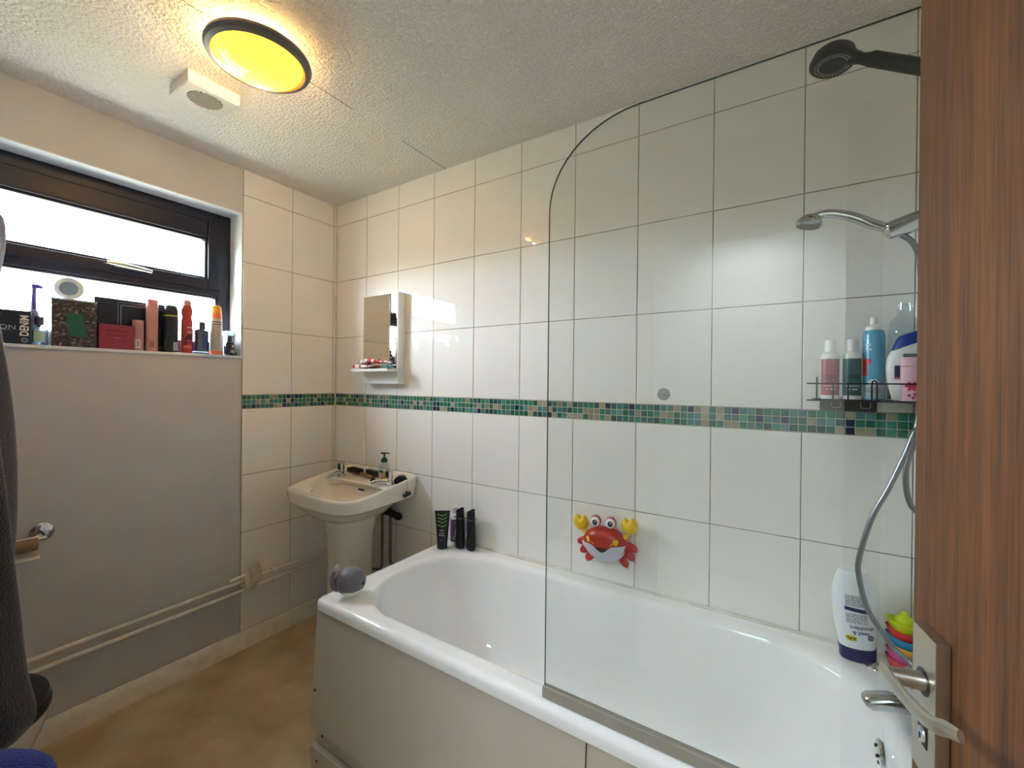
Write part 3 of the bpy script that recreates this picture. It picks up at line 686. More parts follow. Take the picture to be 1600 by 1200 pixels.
for x in (2.40, 2.468):
    q = MB(); q.tube([(x, -.006, 1.313), (x, -.009, 1.288), (x + .004, -.009, 1.283), (x + .018, -.009, 1.283), (x + .022, -.009, 1.288), (x + .022, -.006, 1.313)], .0014, 6, 2); q.build('plate_hook', STEEL, pl)
ZI = ZB_ + .0028

def bottle(name, lab, cat, x, y, z, prof, m, seg=32, sx=1, sy=1, rot=None, group=None):
    t = thing(name, lab, cat, (x, y, z), face(x, y) if rot is None else rot, group)
    q = MB(); q.lathe(prof, seg, sx=sx, sy=sy); q.build('bottle_body', m, t); return t
def fine_print(t, r, u0, u1, z0, z1, n_, m, seed=1, name='fine_print', flat=None):
    R4 = random.Random(seed); q = MB(); h = (z1 - z0) / n_
    for k in range(n_):
        u = u0; zz = z1 - h * (k + .5)
        while u < u1 - .002:
            l = min(u1 - u, R4.uniform(.003, .012))
            if flat is None: wrapped(q, r, u, u + l, zz - h * .22, zz + h * .22, n=3)
            else: patch(q, u, u + l, zz - h * .22, zz + h * .22, flat)
            u += l + .0015
    return q.build(name, m, t)
def hair_bottle(x, y, lab, colour, dark, seed):
    t = bottle('shampoo_bottle', lab, 'bottle', x, y, ZI, [(0, 0), (.021, 0), (.023, .003), (.023, .118), (.021, .128), (.0155, .134), (.013, .135), (0, .135)], WHITEP, rot=face(x, y) + .12)
    q = MB(); q.lathe([(0, .134), (.0132, .134), (.0135, .166), (.0125, .168), (0, .169)], 24); q.build('cap', WHITEP, t)
    L1 = mat('label_' + dark, colour, .35); q = MB(); wrapped(q, .0233, -.030, .022, .011, .114, n=16); lb = q.build('bottle_label', L1, t)
    D = mat('print_' + dark, tuple(v * .72 for v in colour), .4)
    fine_print(lb, .0236, -.026, .018, .06, .066, 1, D, seed); fine_print(lb, .0236, -.026, .02, .05, .058, 2, D, seed + 1)
    q = MB(); wrapped(q, .0236, -.016, .012, .0375, .0395); wrapped(q, .0236, -.020, .016, .058, .068)
    q.build('label_band', D, lb)
    q = MB(); wrapped(q, .0237, -.018, .014, .0365, .0385)
    for u in (-.012, -.002, .004): wrapped(q, .0237, u, u + .005, .026, .030, n=3)
    q.build('label_print', INKW, lb)
hair_bottle(2.392, -.068, 'white bottle with a dusty red label on the wire caddy', (168, 72, 82), 'red', 1)
hair_bottle(2.442, -.066, 'white bottle with a dark teal label on the wire caddy', (58, 100, 102), 'teal', 5)
t = thing('spray_can', 'tall light blue spray can with white nozzle on the caddy', 'spray can', (2.4885, -.064, ZI), face(2.4885, -.064))
q = MB(); q.lathe([(0, 0), (.0235, 0), (.0245, .004), (.0245, .175), (.0225, .186), (.019, .192), (0, .193)], 32); cb = q.build('can_body', mat('can_blue', (98, 170, 204), .25, coat=.4), t)
q = MB(); wrapped(q, .0247, -.035, .035, .004, .045, n=20); q.build('can_label', mat('can_pale', (176, 196, 208), .3), cb)
q = MB(); wrapped(q, .0249, -.012, .012, .040, .052, n=8); wrapped(q, .0249, -.008, .008, .050, .056, n=8); q.build('cloud_print', INKW, cb)
fine_print(cb, .0249, -.022, .022, .02, .034, 3, INKG, 9)
fine_print(cb, .0249, -.019, -.006, .145, .157, 1, INKW, 17, name='brand_print'); fine_print(cb, .0249, -.019, -.002, .133, .143, 1, INKW, 18, name='brand_print')
q = MB(); wrapped(q, .0249, -.028, -.006, .10, .112, n=6); wrapped(q, .0249, -.03, -.014, .066, .10, n=5); q.build('red_print', mat('can_red', (204, 50, 62), .4), cb)
q = MB(); q.lathe([(0, .191), (.0195, .191), (.0195, .199), (.013, .205), (.0085, .207), (.0085, .225), (.007, .227), (0, .227)], 24); q.build('nozzle', WHITEP, t)
t = thing('clear_bottle', 'large clear plastic bottle at the door end of the caddy', 'bottle', (2.5565, -.041, ZI))
q = MB(); q.lathe([(0, 0), (.034, 0), (.037, .005), (.037, .185), (.033, .212), (.020, .228), (.0175, .234), (.0175, .246), (.0195, .248), (.0195, .252), (.0172, .254), (.0172, .266), (.0155, .266)], 36); q.build('bottle_body', CLEAR, t)
q = MB(); q.lathe([(0, .002), (.035, .003), (.035, .045), (0, .045)], 32); q.build('liquid', mat('teal_liquid', (46, 82, 92), .1), t)
t = thing('shampoo_bottle', 'white curved shampoo bottle with a slanted blue cap on the caddy', 'bottle', (2.553, -.1015, ZI), face(2.553, -.1015) * .45)
def oval_rings(spec): return [[(cx + a * math.cos(2 * PI * k / 32), b * math.sin(2 * PI * k / 32), z + tl * (cx + a * math.cos(2 * PI * k / 32))) for k in range(32)] for (a, b, z, cx, tl) in spec]
q = MB(); q.loft(oval_rings([(.026, .014, 0, 0, 0), (.032, .016, .004, 0, 0), (.041, .018, .045, 0, 0), (.045, .019, .085, 0, 0), (.042, .018, .118, 0, .12), (.036, .016, .141, 0, .36), (.033, .0155, .144, 0, .40)])); sb = q.build('bottle_body', WHITEP, t, 60)
q = MB(); q.loft(oval_rings([(.0335, .016, .1445, 0, .40), (.029, .0155, .166, .003, .36), (.024, .012, .176, .005, .34)])); q.build('cap', mat('royal_blue', (26, 62, 152), .3), t, 60)
q = MB(); q.box((-.0285, -.0195, .060), (-.014, -.0165, .092), .002); q.build('bottle_label', mat('indigo_label', (40, 38, 84), .4), sb)
q = MB(); q.box((-.0285, -.0197, .056), (-.014, -.0166, .062), .001); q.build('label_stripe', mat('coral_stripe', (200, 90, 80), .4), sb)
q = MB(); q.box((-.012, -.0212, .098), (.018, -.0188, .122), .001); q.build('grey_label', mat('slate_label', (92, 104, 112), .4), sb)
t = thing('pink_tube', 'small pale pink bottle in front of the white shampoo on the caddy', 'bottle', (2.5545, -.134, ZI), face(2.5545, -.134) * .4)
q = MB(); q.loft(oval_rings([(.021, .012, 0, 0, 0), (.0225, .0135, .004, 0, 0), (.0225, .0135, .108, 0, 0), (.021, .012, .112, 0, 0)])); pb = q.build('bottle_body', mat('pale_pink', (236, 192, 204), .35), t)
q = MB(); q.box((-.0221, -.0138, .088), (.0221, .0138, .0895), .0003); q.build('label_band', mat('rose_line', (214, 150, 170), .4), pb)
q = MB()
for k in range(6): q.ball((.007, 0, 0), (.0065, .0006, .0034), 12, 6, M=TR(-.002, -.0137, .038) @ RY(k * PI / 3))
for (x, z) in ((.004, .018), (-.007, .015), (.001, .009)): q.ball((x, -.0134, z), (.0035, .0008, .0035), 10, 6)
q.build('flower_print', mat('coral_ink', (206, 62, 92), .5), pb)
t = thing('suction_hook', 'clear suction cup stuck to the tiles above the mosaic', 'suction cup', (1.9143, -.0005, 1.3106))
q = MB(); q.lathe([(0, .011), (.006, .011), (.008, .006), (.018, .003), (.0225, .0005), (0, 0)], 28, M=RX(PI / 2)); q.build('suction_cup', glass_mat('milky_plastic', (.80, .82, .82), 1, .2), t)
q = MB(); q.tube([(0, -.010, 0), (.004, -.017, -.002), (.016, -.016, -.004), (.026, -.013, -.002)], .002, 8, 3); q.build('hook', glass_mat('milky_hook', (.75, .78, .78), 1, .2), t)

# ------------------------------------------------------------------ crab bath toy on the tiles
cb = thing('crab_toy', 'red and yellow crab bath toy stuck to the tiles', 'bath toy', (1.7145, -.004, .752), 0, rot=(0, -.06, 0))
q = MB()
def crab_y(x, z):
    z = z + .006 * max(0, 1 - (x / .086) ** 2) * 0
    lo, hi = .05, 1.3
    for _ in range(30):
        k = (lo + hi) / 2; b = .052 if z > 0 else .058
        v = (abs(x) / (.086 * k)) ** 2.35 + (abs(z) / (b * k)) ** 2.22
        lo, hi = (k, hi) if v > 1 else (lo, k)
    T = [(0, -.0768), (.2, -.0765), (.5, -.074), (.76, -.068), (.93, -.056), (1, -.04), (2, -.038)]
    for (a, ya), (b, yb) in zip(T, T[1:]):
        if k <= b: return ya + (yb - ya) * (k - a) / (b - a)
    return -.038
def crab_body(s, y0=-.075):
    rr = []
    for y, k in ((0, .80), (-.02, .96), (-.04, 1), (-.056, .93), (-.068, .76), (-.074, .5), (-.0765, .2)):
        rr.append([(.086 * s * k * math.copysign(abs(math.cos(a)) ** .85, math.cos(a)), y, (.052 if math.sin(a) > 0 else .058) * s * k * math.copysign(abs(math.sin(a)) ** .9, math.sin(a)) - .006 * math.cos(a) ** 2) for a in [2 * PI * j / 48 for j in range(48)]])
    return rr
q.loft(crab_body(1)); bd_ = q.build('shell', RED, cb, 60)
# mouth guard: crescent following the shell front
q = MB(); top = []; bot = []; inn = []
for k in range(41):
    f_ = -1 + 2 * k / 40; x = .083 * f_
    zt = -.008 - (.012 * (1 + math.cos(PI * f_ / .55)) if abs(f_) < .55 else 0) + .006 * abs(f_)
    zb = -.012 - .062 * math.sqrt(max(0, 1 - f_ * f_))
    yy = -.079 + .038 * abs(f_) ** 3.2
    zb = min(zb, zt - .001); zm = zt * .5 + zb * .5
    top.append((x, crab_y(x, zt) - .0045, zt)); bot.append((x * .97, min(-.046, crab_y(x, zb)) - .002, zb)); inn.append((x * .985, min(-.058, crab_y(x, zm)) - .006, zm))
q.loft([top, inn, bot], False, False, False)
q.loft([[(x, y + .006, z) for x, y, z in top], [(x, y + .006, z) for x, y, z in inn], [(x, y + .006, z) for x, y, z in bot]], False, False, False)
q.build('mouth_guard', mat('pale_lilac_plastic', (206, 206, 216), .35), cb, 60)
q = MB(); q.ball((0, -.0712, -.020), (.036, .006, .013)); q.build('mouth_opening', mat('mouth_dark', (70, 24, 18), .6), cb)
for sx in (-1, 1):
    q = MB(); q.ball((.030 * sx, -.045, .074), (.0205, .02, .0215)); ey = q.build('eye', mat('eye_lid', (176, 44, 52), .3) if sx < 0 else bpy.data.materials['eye_lid'], cb)
    q = MB(); q.ball((.030 * sx + .001, -.0535, .074), (.0182, .0155, .0188)); q.build('eye_white', WHITEP, ey)
    q = MB(); q.ball((.030 * sx + .004, -.0667, .074), (.0098, .004, .0102)); q.build('pupil', INKB, ey)
    q = MB(); q.ball((.030 * sx + .0065, -.0702, .0780), (.0024, .0012, .0024), 8, 6); q.build('eye_glint', INKW, ey)
    q = MB(); c = Vector((.096 * sx, -.035, .064 + .004 * sx))
    ca = bmesh.new()
    q.ball(c, (.031, .02, .031), 32, 18)
    cl = q
    for v in cl.bm.verts:       # open the pincer at the top
        d = v.co - c
        if d.z > .006 and abs(d.x + .002 * sx) < .012: v.co.z -= (1 - abs(d.x + .002 * sx) / .012) * .015 * min(1, (d.z - .006) / .012)
    cl.tube([(.088 * sx, -.035, .036 + .004 * sx), (.076 * sx, -.035, .02), (.066 * sx, -.03, .006)], [.008, .009, .011], 12, 3)
    cl.build('claw', YELLOW, cb, 70)
    q = MB(); q.lathe([(0, .002), (.010, .0018), (.0115, 0), (0, 0)], 20, M=TR(.054 * sx, crab_y(.054, .010) - .0005, .010) @ RZ(.6 * sx) @ RX(PI / 2)); q.build('cheek', YELLOW, cb)
    q = MB()
    for (x, z) in ((.040, .002), (.034, -.003)): q.ball((x * sx, crab_y(x, z), z), (.0026, .002, .0026), 8, 6)
    q.build('freckles', YELLOW, cb)
    for k, (a_, l_) in enumerate(((-.10, .052), (-.42, .050), (-.76, .046))):
        q = MB(); p0 = Vector((.066 * sx * math.cos(a_), -.018 - .004 * k, .062 * math.sin(a_) - .004)); d = Vector((sx * math.cos(a_ - .08), -.1, math.sin(a_ - .08)))
        q.tube([p0, p0 + d * l_ * .45, p0 + d * l_ * .85 + Vector((0, 0, -.004)), p0 + d * l_ * 1.0 + Vector((0, 0, -.009))], [.012, .0165, .0135, .004], 14, 4, sc2=.6); q.build('leg', mat('crab_leg_red', (196, 44, 46), .35) if (k == 0 and sx < 0) else bpy.data.materials['crab_leg_red'], cb)

# ------------------------------------------------------------------ things on the bath rim
wx, wy = .985, -.618
wh = thing('whale_toy', 'grey and white whale bath toy on the bath corner', 'bath toy', (wx, wy, ZR + .0012), 1.02)
WG = mat('whale_grey', (112, 110, 122), .4)
def whale_ring(u, top):
    return u
q = MB()
N = 28; R_ = []
for i in range(N + 1):
    a = PI * i / N; R_.append((math.sin(a), -math.cos(a)))
q.lathe([(r_, z_) for r_, z_ in R_], 40, M=TR(0, 0, .049) @ Matrix.Diagonal((.0515, .050, .0495, 1)))
for v in q.bm.verts:
    if v.co.x < 0: v.co.x *= 1.02; v.co.z += (-v.co.x / .06) ** 2 * .004
# lower part white: split by height
bm2 = q.bm; low = [f for f in bm2.faces if f.calc_center_median().z < .026]
for f in low: f.material_index = 1
wbod = q.build('whale_body', [WG, WHITEP], wh, 70)
q = MB(); q.tube([(-.040, 0, .030), (-.056, 0, .044), (-.061, .002, .066), (-.057, .003, .086), (-.050, .004, .100)], [.014, .012, .0085, .0065, .004], 14, 5, sc2=.8); q.build('tail', WG, wh)
for s_ in (-1, 1):
    q = MB(); q.ball((0, 0, 0), (.012, .004, .0065), 14, 8, M=TR(-.049, .009 * s_, .104) @ RZ(.5 * s_) @ RY(-.9)); q.build('tail_fluke', mat('fluke_pale', (186, 178, 182), .4) if s_ < 0 else bpy.data.materials['fluke_pale'], wh)
for s_ in (-1, 1):
    q = MB(); q.ball((.036, .0345 * s_, .050), (.005, .004, .0065), 12, 8); q.build('eye', INKB, wh)
    q = MB(); q.ball((0, 0, 0), (.013, .003, .008), 14, 8, M=TR(-.004, .047 * s_, .036) @ RY(.4)); q.build('fin', WG, wh)

tx, ty = .957, -.105
t = thing('shower_gel_tube', 'black upside-down tube with green chevrons on the bath corner', 'tube', (tx, ty, ZR + .001), face(tx, ty) - .1)
q = MB(); q.lathe([(0, 0), (.0225, 0), (.024, .002), (.024, .034), (.0235, .036), (0, .036)], 28); q.build('cap', BLACK, t)
def tube_ring(z, f_): return [((.0245 + .0105 * f_) * math.cos(a), (.0245 * (1 - f_) + .0012 * f_) * math.sin(a), z) for a in [2 * PI * k / 32 for k in range(32)]]
q = MB(); q.loft([tube_ring(.036 + .134 * k / 10, (k / 10) ** 1.15) for k in range(11)]); tb = q.build('tube_body', mat('tube_black', (16, 18, 18), .4), t, 60)
CHV = mat('chevron_green', (128, 168, 62), .5); q = MB()
for z in (.150, .135, .120, .103):
    f_ = ((z - .036) / .134) ** 1.15; yb = -(.0245 * (1 - f_) + .0012 * f_) - .0014; w_ = .022
    for sx in (-1, 1): q._add([(0, yb, z - .006), (sx * w_, yb + .003 * (1 - f_), z + .004), (sx * w_, yb + .003 * (1 - f_), z + .008), (0, yb, z - .0015)], [[0, 1, 2, 3]])
q.build('chevrons', CHV, tb)
GP = mat('print_pale', (178, 180, 182), .5)
q = MB(); zc_ = .085; yb = -.0225
for (a_, b_) in ((.013, .006), (.0075, .0032)):
    for k in range(4):
        c_ = [(a_, 0), (0, b_), (-a_, 0), (0, -b_)]; p, p2 = c_[k], c_[(k + 1) % 4]; s_ = .8
        q._add([(p[0], yb, zc_ + p[1]), (p2[0], yb, zc_ + p2[1]), (p2[0] * s_, yb, zc_ + p2[1] * s_), (p[0] * s_, yb, zc_ + p[1] * s_)], [[0, 1, 2, 3]])
q.build('diamond_emblem', GP, tb)
fine_print(tb, 0, -.012, .012, .068, .076, 1, GP, 3, flat=-.0235); fine_print(tb, 0, -.013, .013, .058, .067, 1, GP, 4, flat=-.0238); fine_print(tb, 0, -.005, .005, .040, .044, 1, GP, 5, flat=-.0252)
t = bottle('purple_bottle', 'slim purple bottle with a white top behind the chevron tube', 'bottle', .972, -.034, ZR + .001, [(0, 0), (.0195, 0), (.021, .003), (.021, .128), (.0185, .140), (.0125, .144), (0, .144)], WHITEP)
q = MB(); wrapped(q, .0212, -.05, .05, .014, .118, n=24); lb = q.build('bottle_label', mat('plum_label', (104, 72, 116), .35), t)
fine_print(lb, .0214, -.012, .016, .024, .04, 2, mat('lilac_ink', (178, 160, 190), .5), 2)
q = MB(); q.lathe([(0, .143), (.0125, .143), (.0125, .166), (.0135, .168), (.0135, .172), (0, .173)], 22); q.build('cap', mat('silver_white', (214, 210, 212), .3), t)
def black_wash(x, y, lab, rot, seed):
    t = thing('shower_gel_bottle', lab, 'bottle', (x, y, ZR + .001), rot, 'black shower gel bottles')
    q = MB(); rr = []
    for k in range(15):
        f_ = k / 14; z = .176 * f_; wv = .030 * (1 - .18 * f_) * (.88 if k == 0 else 1) - .004 * math.sin(f_ * PI); th = .0185 * (1 - .25 * f_ ** 2) * (.85 if k == 0 else 1)
        top = .176 - .010
        rr.append([(.004 * math.sin(f_ * PI) + wv * math.copysign(abs(math.cos(a)) ** .8, math.cos(a)), th * math.copysign(abs(math.sin(a)) ** .8, math.sin(a)), z + (.014 * math.cos(a) if k == 14 else 0)) for a in [2 * PI * j / 28 for j in range(28)]])
    q.loft(rr); b_ = q.build('bottle_body', BLACKM, t, 55)
    q = MB(); q.box((-.0265, -.0165, .138), (.0265, .0165, .1392), .0002); q.build('cap_seam', INKG, b_)
    q = MB(); q._add([(-.018, -.0192, .112), (-.008, -.0192, .106), (-.006, -.0192, .112), (-.016, -.0192, .118)], [[0, 1, 2, 3]])
    q._add([(-.014, -.0195, .045), (-.006, -.0195, .042), (.002, -.0195, .078), (-.002, -.0192, .094), (-.008, -.0195, .080)], [[0, 1, 2, 3, 4]]); q.build('silver_print', GP, b_)
    fine_print(b_, 0, -.010, .008, .03, .044, 2, INKG, seed, flat=-.0196)
black_wash(1.020, -.056, 'black shower gel bottle standing right behind the other black one', face(1.026, -.052) - 1.1, 3)
black_wash(1.079, -.050, 'black shower gel bottle standing nearest the glass screen', face(1.079, -.050) - 1.1, 6)

sx_, sy_ = 2.462, -.060
t = thing('shampoo_bottle', 'large white upside-down shampoo bottle with navy cap on the bath rim', 'bottle', (sx_, sy_, ZR + .001), face(sx_, sy_) + .25, rot=(0, -.05, face(sx_, sy_) + .25))
def orr(a, b, z): return [(a * math.cos(2 * PI * k / 36), b * math.sin(2 * PI * k / 36), z) for k in range(36)]
q = MB(); q.loft([orr(.040, .024, 0), orr(.042, .026, .003), orr(.043, .0265, .036)]); q.build('cap', mat('navy_cap', (38, 40, 92), .3), t)
q = MB(); q.loft([orr(.041, .0255, .0355), orr(.0425, .0265, .05), orr(.049, .029, .09), (orr(.053, .030, .14)), orr(.052, .0295, .18), orr(.046, .027, .215), orr(.038, .024, .236), orr(.035, .0225, .2445), orr(.030, .019, .247)]); sb = q.build('bottle_body', mat('shampoo_white', (232, 236, 240), .3), t, 50)
def on_oval(o, a, b, eps=.0006):
    for v in o.data.vertices:
        x = v.co.x; v.co.y = -b * math.sqrt(max(.02, 1 - (x / a) ** 2)) - eps
IB = mat('shampoo_ink', (34, 46, 100), .4)
for s_, sz, z, dx, m_ in (('head &', .0135, .083, .004, IB), ('shoulders', .0135, .097, .006, IB)):
    o = lettering(s_, sz, m_, sb, (dx, 0, z), rot=PI, bold=.0002); on_oval(o, .053, .0302)
def disc_patch(mb, cx, cz, rx, rz, a, b, eps=.0008, n=20):
    P = [(cx + rx * math.cos(2 * PI * k / n), 0, cz + rz * math.sin(2 * PI * k / n)) for k in range(n)]
    mb._add([(x, -b * math.sqrt(1 - (x / a) ** 2) - eps, z) for x, _, z in P], [list(range(n))])
q = MB(); disc_patch(q, -.018, .066, .013, .008, .047, .0285); q.build('size_sticker', mat('sticker_yellow', (226, 208, 44), .4), sb)
o = lettering('XXL', .0115, INKB, sb, (-.018, 0, .066), rot=PI, bold=.0003); on_oval(o, .047, .0287, .0012)
q = MB(); disc_patch(q, .026, .072, .0075, .0075, .047, .0290); q.build('round_emblem', IB, sb)
q = MB(); disc_patch(q, .026, .072, .005, .0042, .047, .0290, .0013); em = q.build('emblem_ring', mat('emblem_pale', (176, 188, 206), .4), sb)
q = MB(); disc_patch(q, .026, .072, .0028, .0022, .047, .0290, .0018); q.build('emblem_centre', IB, sb)
q = MB(); rows = [[(x, -.0302 * math.sqrt(1 - (x / .053) ** 2) - .0008, z + x * -.10) for x in [-.03 + .06 * k / 8 for k in range(9)]] for z in (.140, .150)]
q.loft(rows, False, False, False); q.build('navy_stripe', IB, sb)
for z0, z1, n_, sd in ((.108, .135, 5, 2), (.155, .185, 6, 4)):
    o = fine_print(sb, 0, -.028, .02, z0, z1, n_, INKG, sd, flat=0); on_oval(o, .0535, .0302, .0008)

boats = [((226, 88, 82), 'coral'), ((216, 96, 160), 'pink'), ((238, 172, 58), 'orange yellow'), ((52, 142, 190), 'blue'), ((222, 56, 52), 'red'), ((204, 218, 30), 'lime yellow')]
LABB = ['coral toy boat at the bottom of the stack', 'pink toy boat second from the bottom of the stack', 'orange yellow toy boat below the blue one in the stack', 'blue toy boat in the middle of the stack', 'red toy boat right under the lime yellow one', 'lime yellow toy boat with a funnel on top of the stack']
for k, (c_, nm) in enumerate(boats):
    t = thing('toy_boat', LABB[k], 'toy boat', (2.5585, -.062, ZR + .002 + k * .0205), PI - .18 + .1 * math.sin(k * 2.1), 'stacked toy boats')
    m_ = mat('boat_' + nm.replace(' ', '_'), c_, .35); rr = []
    def boat_ring(s_, z, up):
        P = []
        for j in range(32):
            a = 2 * PI * j / 32; x = .037 * s_ * math.cos(a); y = .030 * s_ * math.sin(a) * (1 - .35 * max(0, math.cos(a)) ** 2)
            P.append((x * (1.05 if x > 0 else 1), y, z + up * max(0, math.cos(a)) ** 2))
        return P
    q = MB(); q.loft([boat_ring(.70, 0, .001), boat_ring(.78, .004, .003), boat_ring(.93, .02, .006), boat_ring(1.0, .0255, .007), boat_ring(1.02, .0285, .007), boat_ring(.96, .0285, .007), boat_ring(.90, .022, .006), boat_ring(.7, .0195, .002)], True, True); q.build('hull', m_, t, 50)
    if k == 5:
        q = MB(); q.lathe([(0, .018), (.021, .018), (.0205, .034), (.017, .042), (.009, .046), (.0075, .053), (.003, .056), (0, .056)], 24); q.build('cabin', m_, t)

# ------------------------------------------------------------------ things on the window sill
ZSI = OZ0 + .0008
def box_thing(name, lab, cat, x, y, w_, d_, h_, m, rz=0, part='carton', bev=.001):
    """face of the box looks along local -y; width along local x"""
    t = thing(name, lab, cat, (x, y, ZSI), PI / 2 + rz)
    q = MB(); q.box((-w_ / 2, -d_ / 2, 0), (w_ / 2, d_ / 2, h_), bev); return t, q.build(part, m, t)
NB = mat('carton_black', (28, 36, 48), .45)
t, c = box_thing('gift_box', 'black printed gift carton at the gown end of the sill', 'box', -.046, -1.277, .098, .06, .119, NB, -.12)
o = lettering('DENIM', .030, INKW, c, (.034, -.0304, .066), rot=PI / 2, bold=.0006, sx=.82)
q = MB()
for k in range(24):
    a, a2 = 2 * PI * k / 24, 2 * PI * (k + 1) / 24
    q._add([(.034 + r_ * math.cos(b), -.0304, .014 + r_ * math.sin(b)) for r_, b in ((.009, a), (.009, a2), (.0035, a2), (.0035, a))], [[0, 1, 2, 3]])
q.build('ring_emblem', INKG, c)
lettering('FQN', .022, GP, c, (-.012, -.0304, .057), sx=1.15); fine_print(c, 0, -.02, .004, .046, .05, 1, INKG, 4, flat=-.0304); fine_print(c, 0, -.035, -.02, .10, .104, 1, INKG, 5, flat=-.0304)
t = thing('electric_toothbrush', 'electric toothbrush standing behind the printed carton', 'toothbrush', (-.085, -1.214, ZSI), PI / 2)
q = MB(); q.lathe([(0, 0), (.016, 0), (.018, .01), (.018, .10), (.015, .125), (.009, .135), (0, .136)], 20); q.build('handle', mat('brush_lilac', (150, 150, 176), .4), t)
q = MB(); q.tube([(0, 0, .133), (0, 0, .17), (.002, 0, .222)], [.0085, .007, .0058], 10); q.tube([(-.005, 0, .222), (.010, -.004, .222), (.022, -.008, .219)], [.0085, .0085, .005], 10); q.build('brush_head', mat('brush_purple', (88, 80, 150), .4), t)
t = thing('perfume_bottle', 'small clear perfume bottle between carton and patterned box', 'perfume', (-.04, -1.208, ZSI), PI / 2)
PGL = glass_mat('perfume_glass', (.78, .90, .93), 1, .0)
q = MB(); q.box((-.019, -.012, 0), (.019, .012, .068), .004); q.build('bottle_body', PGL, t)
q = MB(); q.box((-.015, -.0085, .012), (.015, .0085, .055), .002); q.build('perfume_liquid', mat('pale_perfume', (188, 200, 160), .1), t)
q = MB(); q.lathe([(0, .068), (.006, .068), (.006, .075), (.0125, .075), (.0125, .105), (0, .105)], 20); q.build('cap', mat('cap_smoke', (96, 84, 90), .2, metal=.6), t)
# patterned tin
def pattern_mat():
    m = bpy.data.materials.new('jumbled_print'); m.use_nodes = True; nt = m.node_tree; b = nt.nodes['Principled BSDF']; b.inputs['Roughness'].default_value = .35
    tc = nt.nodes.new('ShaderNodeTexCoord'); mp = nt.nodes.new('ShaderNodeMapping'); mp.inputs['Rotation'].default_value = (.3, .6, .4); mp.inputs['Scale'].default_value = (120, 180, 210)
    v = nt.nodes.new('ShaderNodeTexVoronoi'); v.feature = 'F1'; v.inputs['Scale'].default_value = 1; v.inputs['Randomness'].default_value = 1
    n = nt.nodes.new('ShaderNodeTexNoise'); n.inputs['Scale'].default_value = 30
    ad = nt.nodes.new('ShaderNodeMix'); ad.data_type = 'VECTOR'; ad.inputs['Factor'].default_value = .05
    nt.links.new(tc.outputs['Object'], n.inputs['Vector']); nt.links.new(tc.outputs['Object'], ad.inputs['A']); nt.links.new(n.outputs['Color'], ad.inputs['B'])
    nt.links.new(ad.outputs['Result'], mp.inputs['Vector']); nt.links.new(mp.outputs['Vector'], v.inputs['Vector'])
    sp = nt.nodes.new('ShaderNodeSeparateColor'); nt.links.new(v.outputs['Color'], sp.inputs[0])
    r = nt.nodes.new('ShaderNodeValToRGB'); r.color_ramp.interpolation = 'CONSTANT'; e = r.color_ramp.elements
    cs = [(0, (38, 40, 36)), (.22, (86, 44, 50)), (.36, (62, 70, 62)), (.5, (130, 124, 108)), (.6, (48, 52, 50)), (.74, (98, 58, 62)), (.84, (150, 146, 134)), (.9, (46, 62, 54))]
    e[0].position, e[0].color = cs[0][0], lin(cs[0][1]); e[1].position, e[1].color = cs[1][0], lin(cs[1][1])
    for p, c in cs[2:]: k = e.new(p); k.color = lin(c)
    nt.links.new(sp.outputs[0], r.inputs['Fac']); nt.links.new(r.outputs['Color'], b.inputs['Base Color'])
    return m
t, c = box_thing('patterned_box', 'square box with a jumbled print and plain green label', 'box', -.048, -1.117, .123, .066, .176, pattern_mat(), -.05)
q = MB(); q._add([(-.024, -.0335, .128), (.020, -.0335, .128), (.028, -.0335, .095), (.034, -.0335, .040), (-.010, -.0335, .040), (-.019, -.0335, .085)], [[0, 1, 2, 3, 4, 5]]); q.build('green_label', mat('plain_green', (34, 100, 78), .5), c)
q = MB(); q.box((-.0635, -.035, .1755), (.0635, .035, .181), .001); q.build('lid', mat('lid_silver', (176, 190, 198), .3), t)
t = thing('cream_pot', 'round translucent pot standing on its side on the patterned box', 'pot', (-.05, -1.126, OZ0 + .182 + .0425), PI / 2 - .35)
q = MB(); q.lathe([(0, -.018), (.038, -.018), (.0415, -.014), (.0415, .010), (.037, .013), (0, .013)], 40, M=RX(PI / 2)); q.build('pot_body', mat('pot_milky', (206, 214, 216), .3), t)
q = MB(); q.lathe([(.041, .009), (.041, .016), (.037, .0185), (.028, .0185), (.0255, .015), (.0255, .0125)], 40, M=RX(PI / 2)); q.build('lid_rim', mat('lid_white', (226, 230, 230), .25), t)
q = MB(); q.lathe([(0, .0142), (.0258, .0142), (.0258, .0132), (0, .0132)], 32, M=RX(PI / 2)); q.build('lid_window', mat('lid_blue_grey', (140, 158, 168), .15), t)
t, c = box_thing('perfume_gift_box', 'long navy black gift box with silver frame lines behind the pink carton', 'box', -.0885, -.935, .235, .042, .212, mat('gift_navy', (30, 38, 54), .35), 0)
q = MB(); yb = -.0213
for (x0, x1, z0, z1, tk) in ((-.045, .114, .012, .200, .0012), (-.036, .114, .020, .190, .002)):
    for p in (((x0, z0), (x1, z0 + tk)), ((x0, z1 - tk), (x1, z1)), ((x0, z0), (x0 + tk, z1)), ((x1 - tk, z0), (x1, z1))): patch(q, p[0][0], p[1][0], p[0][1], p[1][1], yb)
q.build('frame_lines', mat('silver_line', (176, 178, 176), .4), c)
q = MB()
for k in range(9): patch(q, -.108, -.056, .09 + k * .012, .092 + k * .012, yb)
q.build('ridges', mat('ridge_navy', (20, 26, 40), .5), c)
q = MB(); q.box((-.095, -.012, .2121), (-.055, .012, .214)); q.build('sticker', REVEAL, c)
t, c = box_thing('pink_carton', 'low raspberry pink carton at the front of the sill', 'box', -.026, -.998, .108, .036, .099, mat('raspberry', (146, 54, 76), .45), .05)
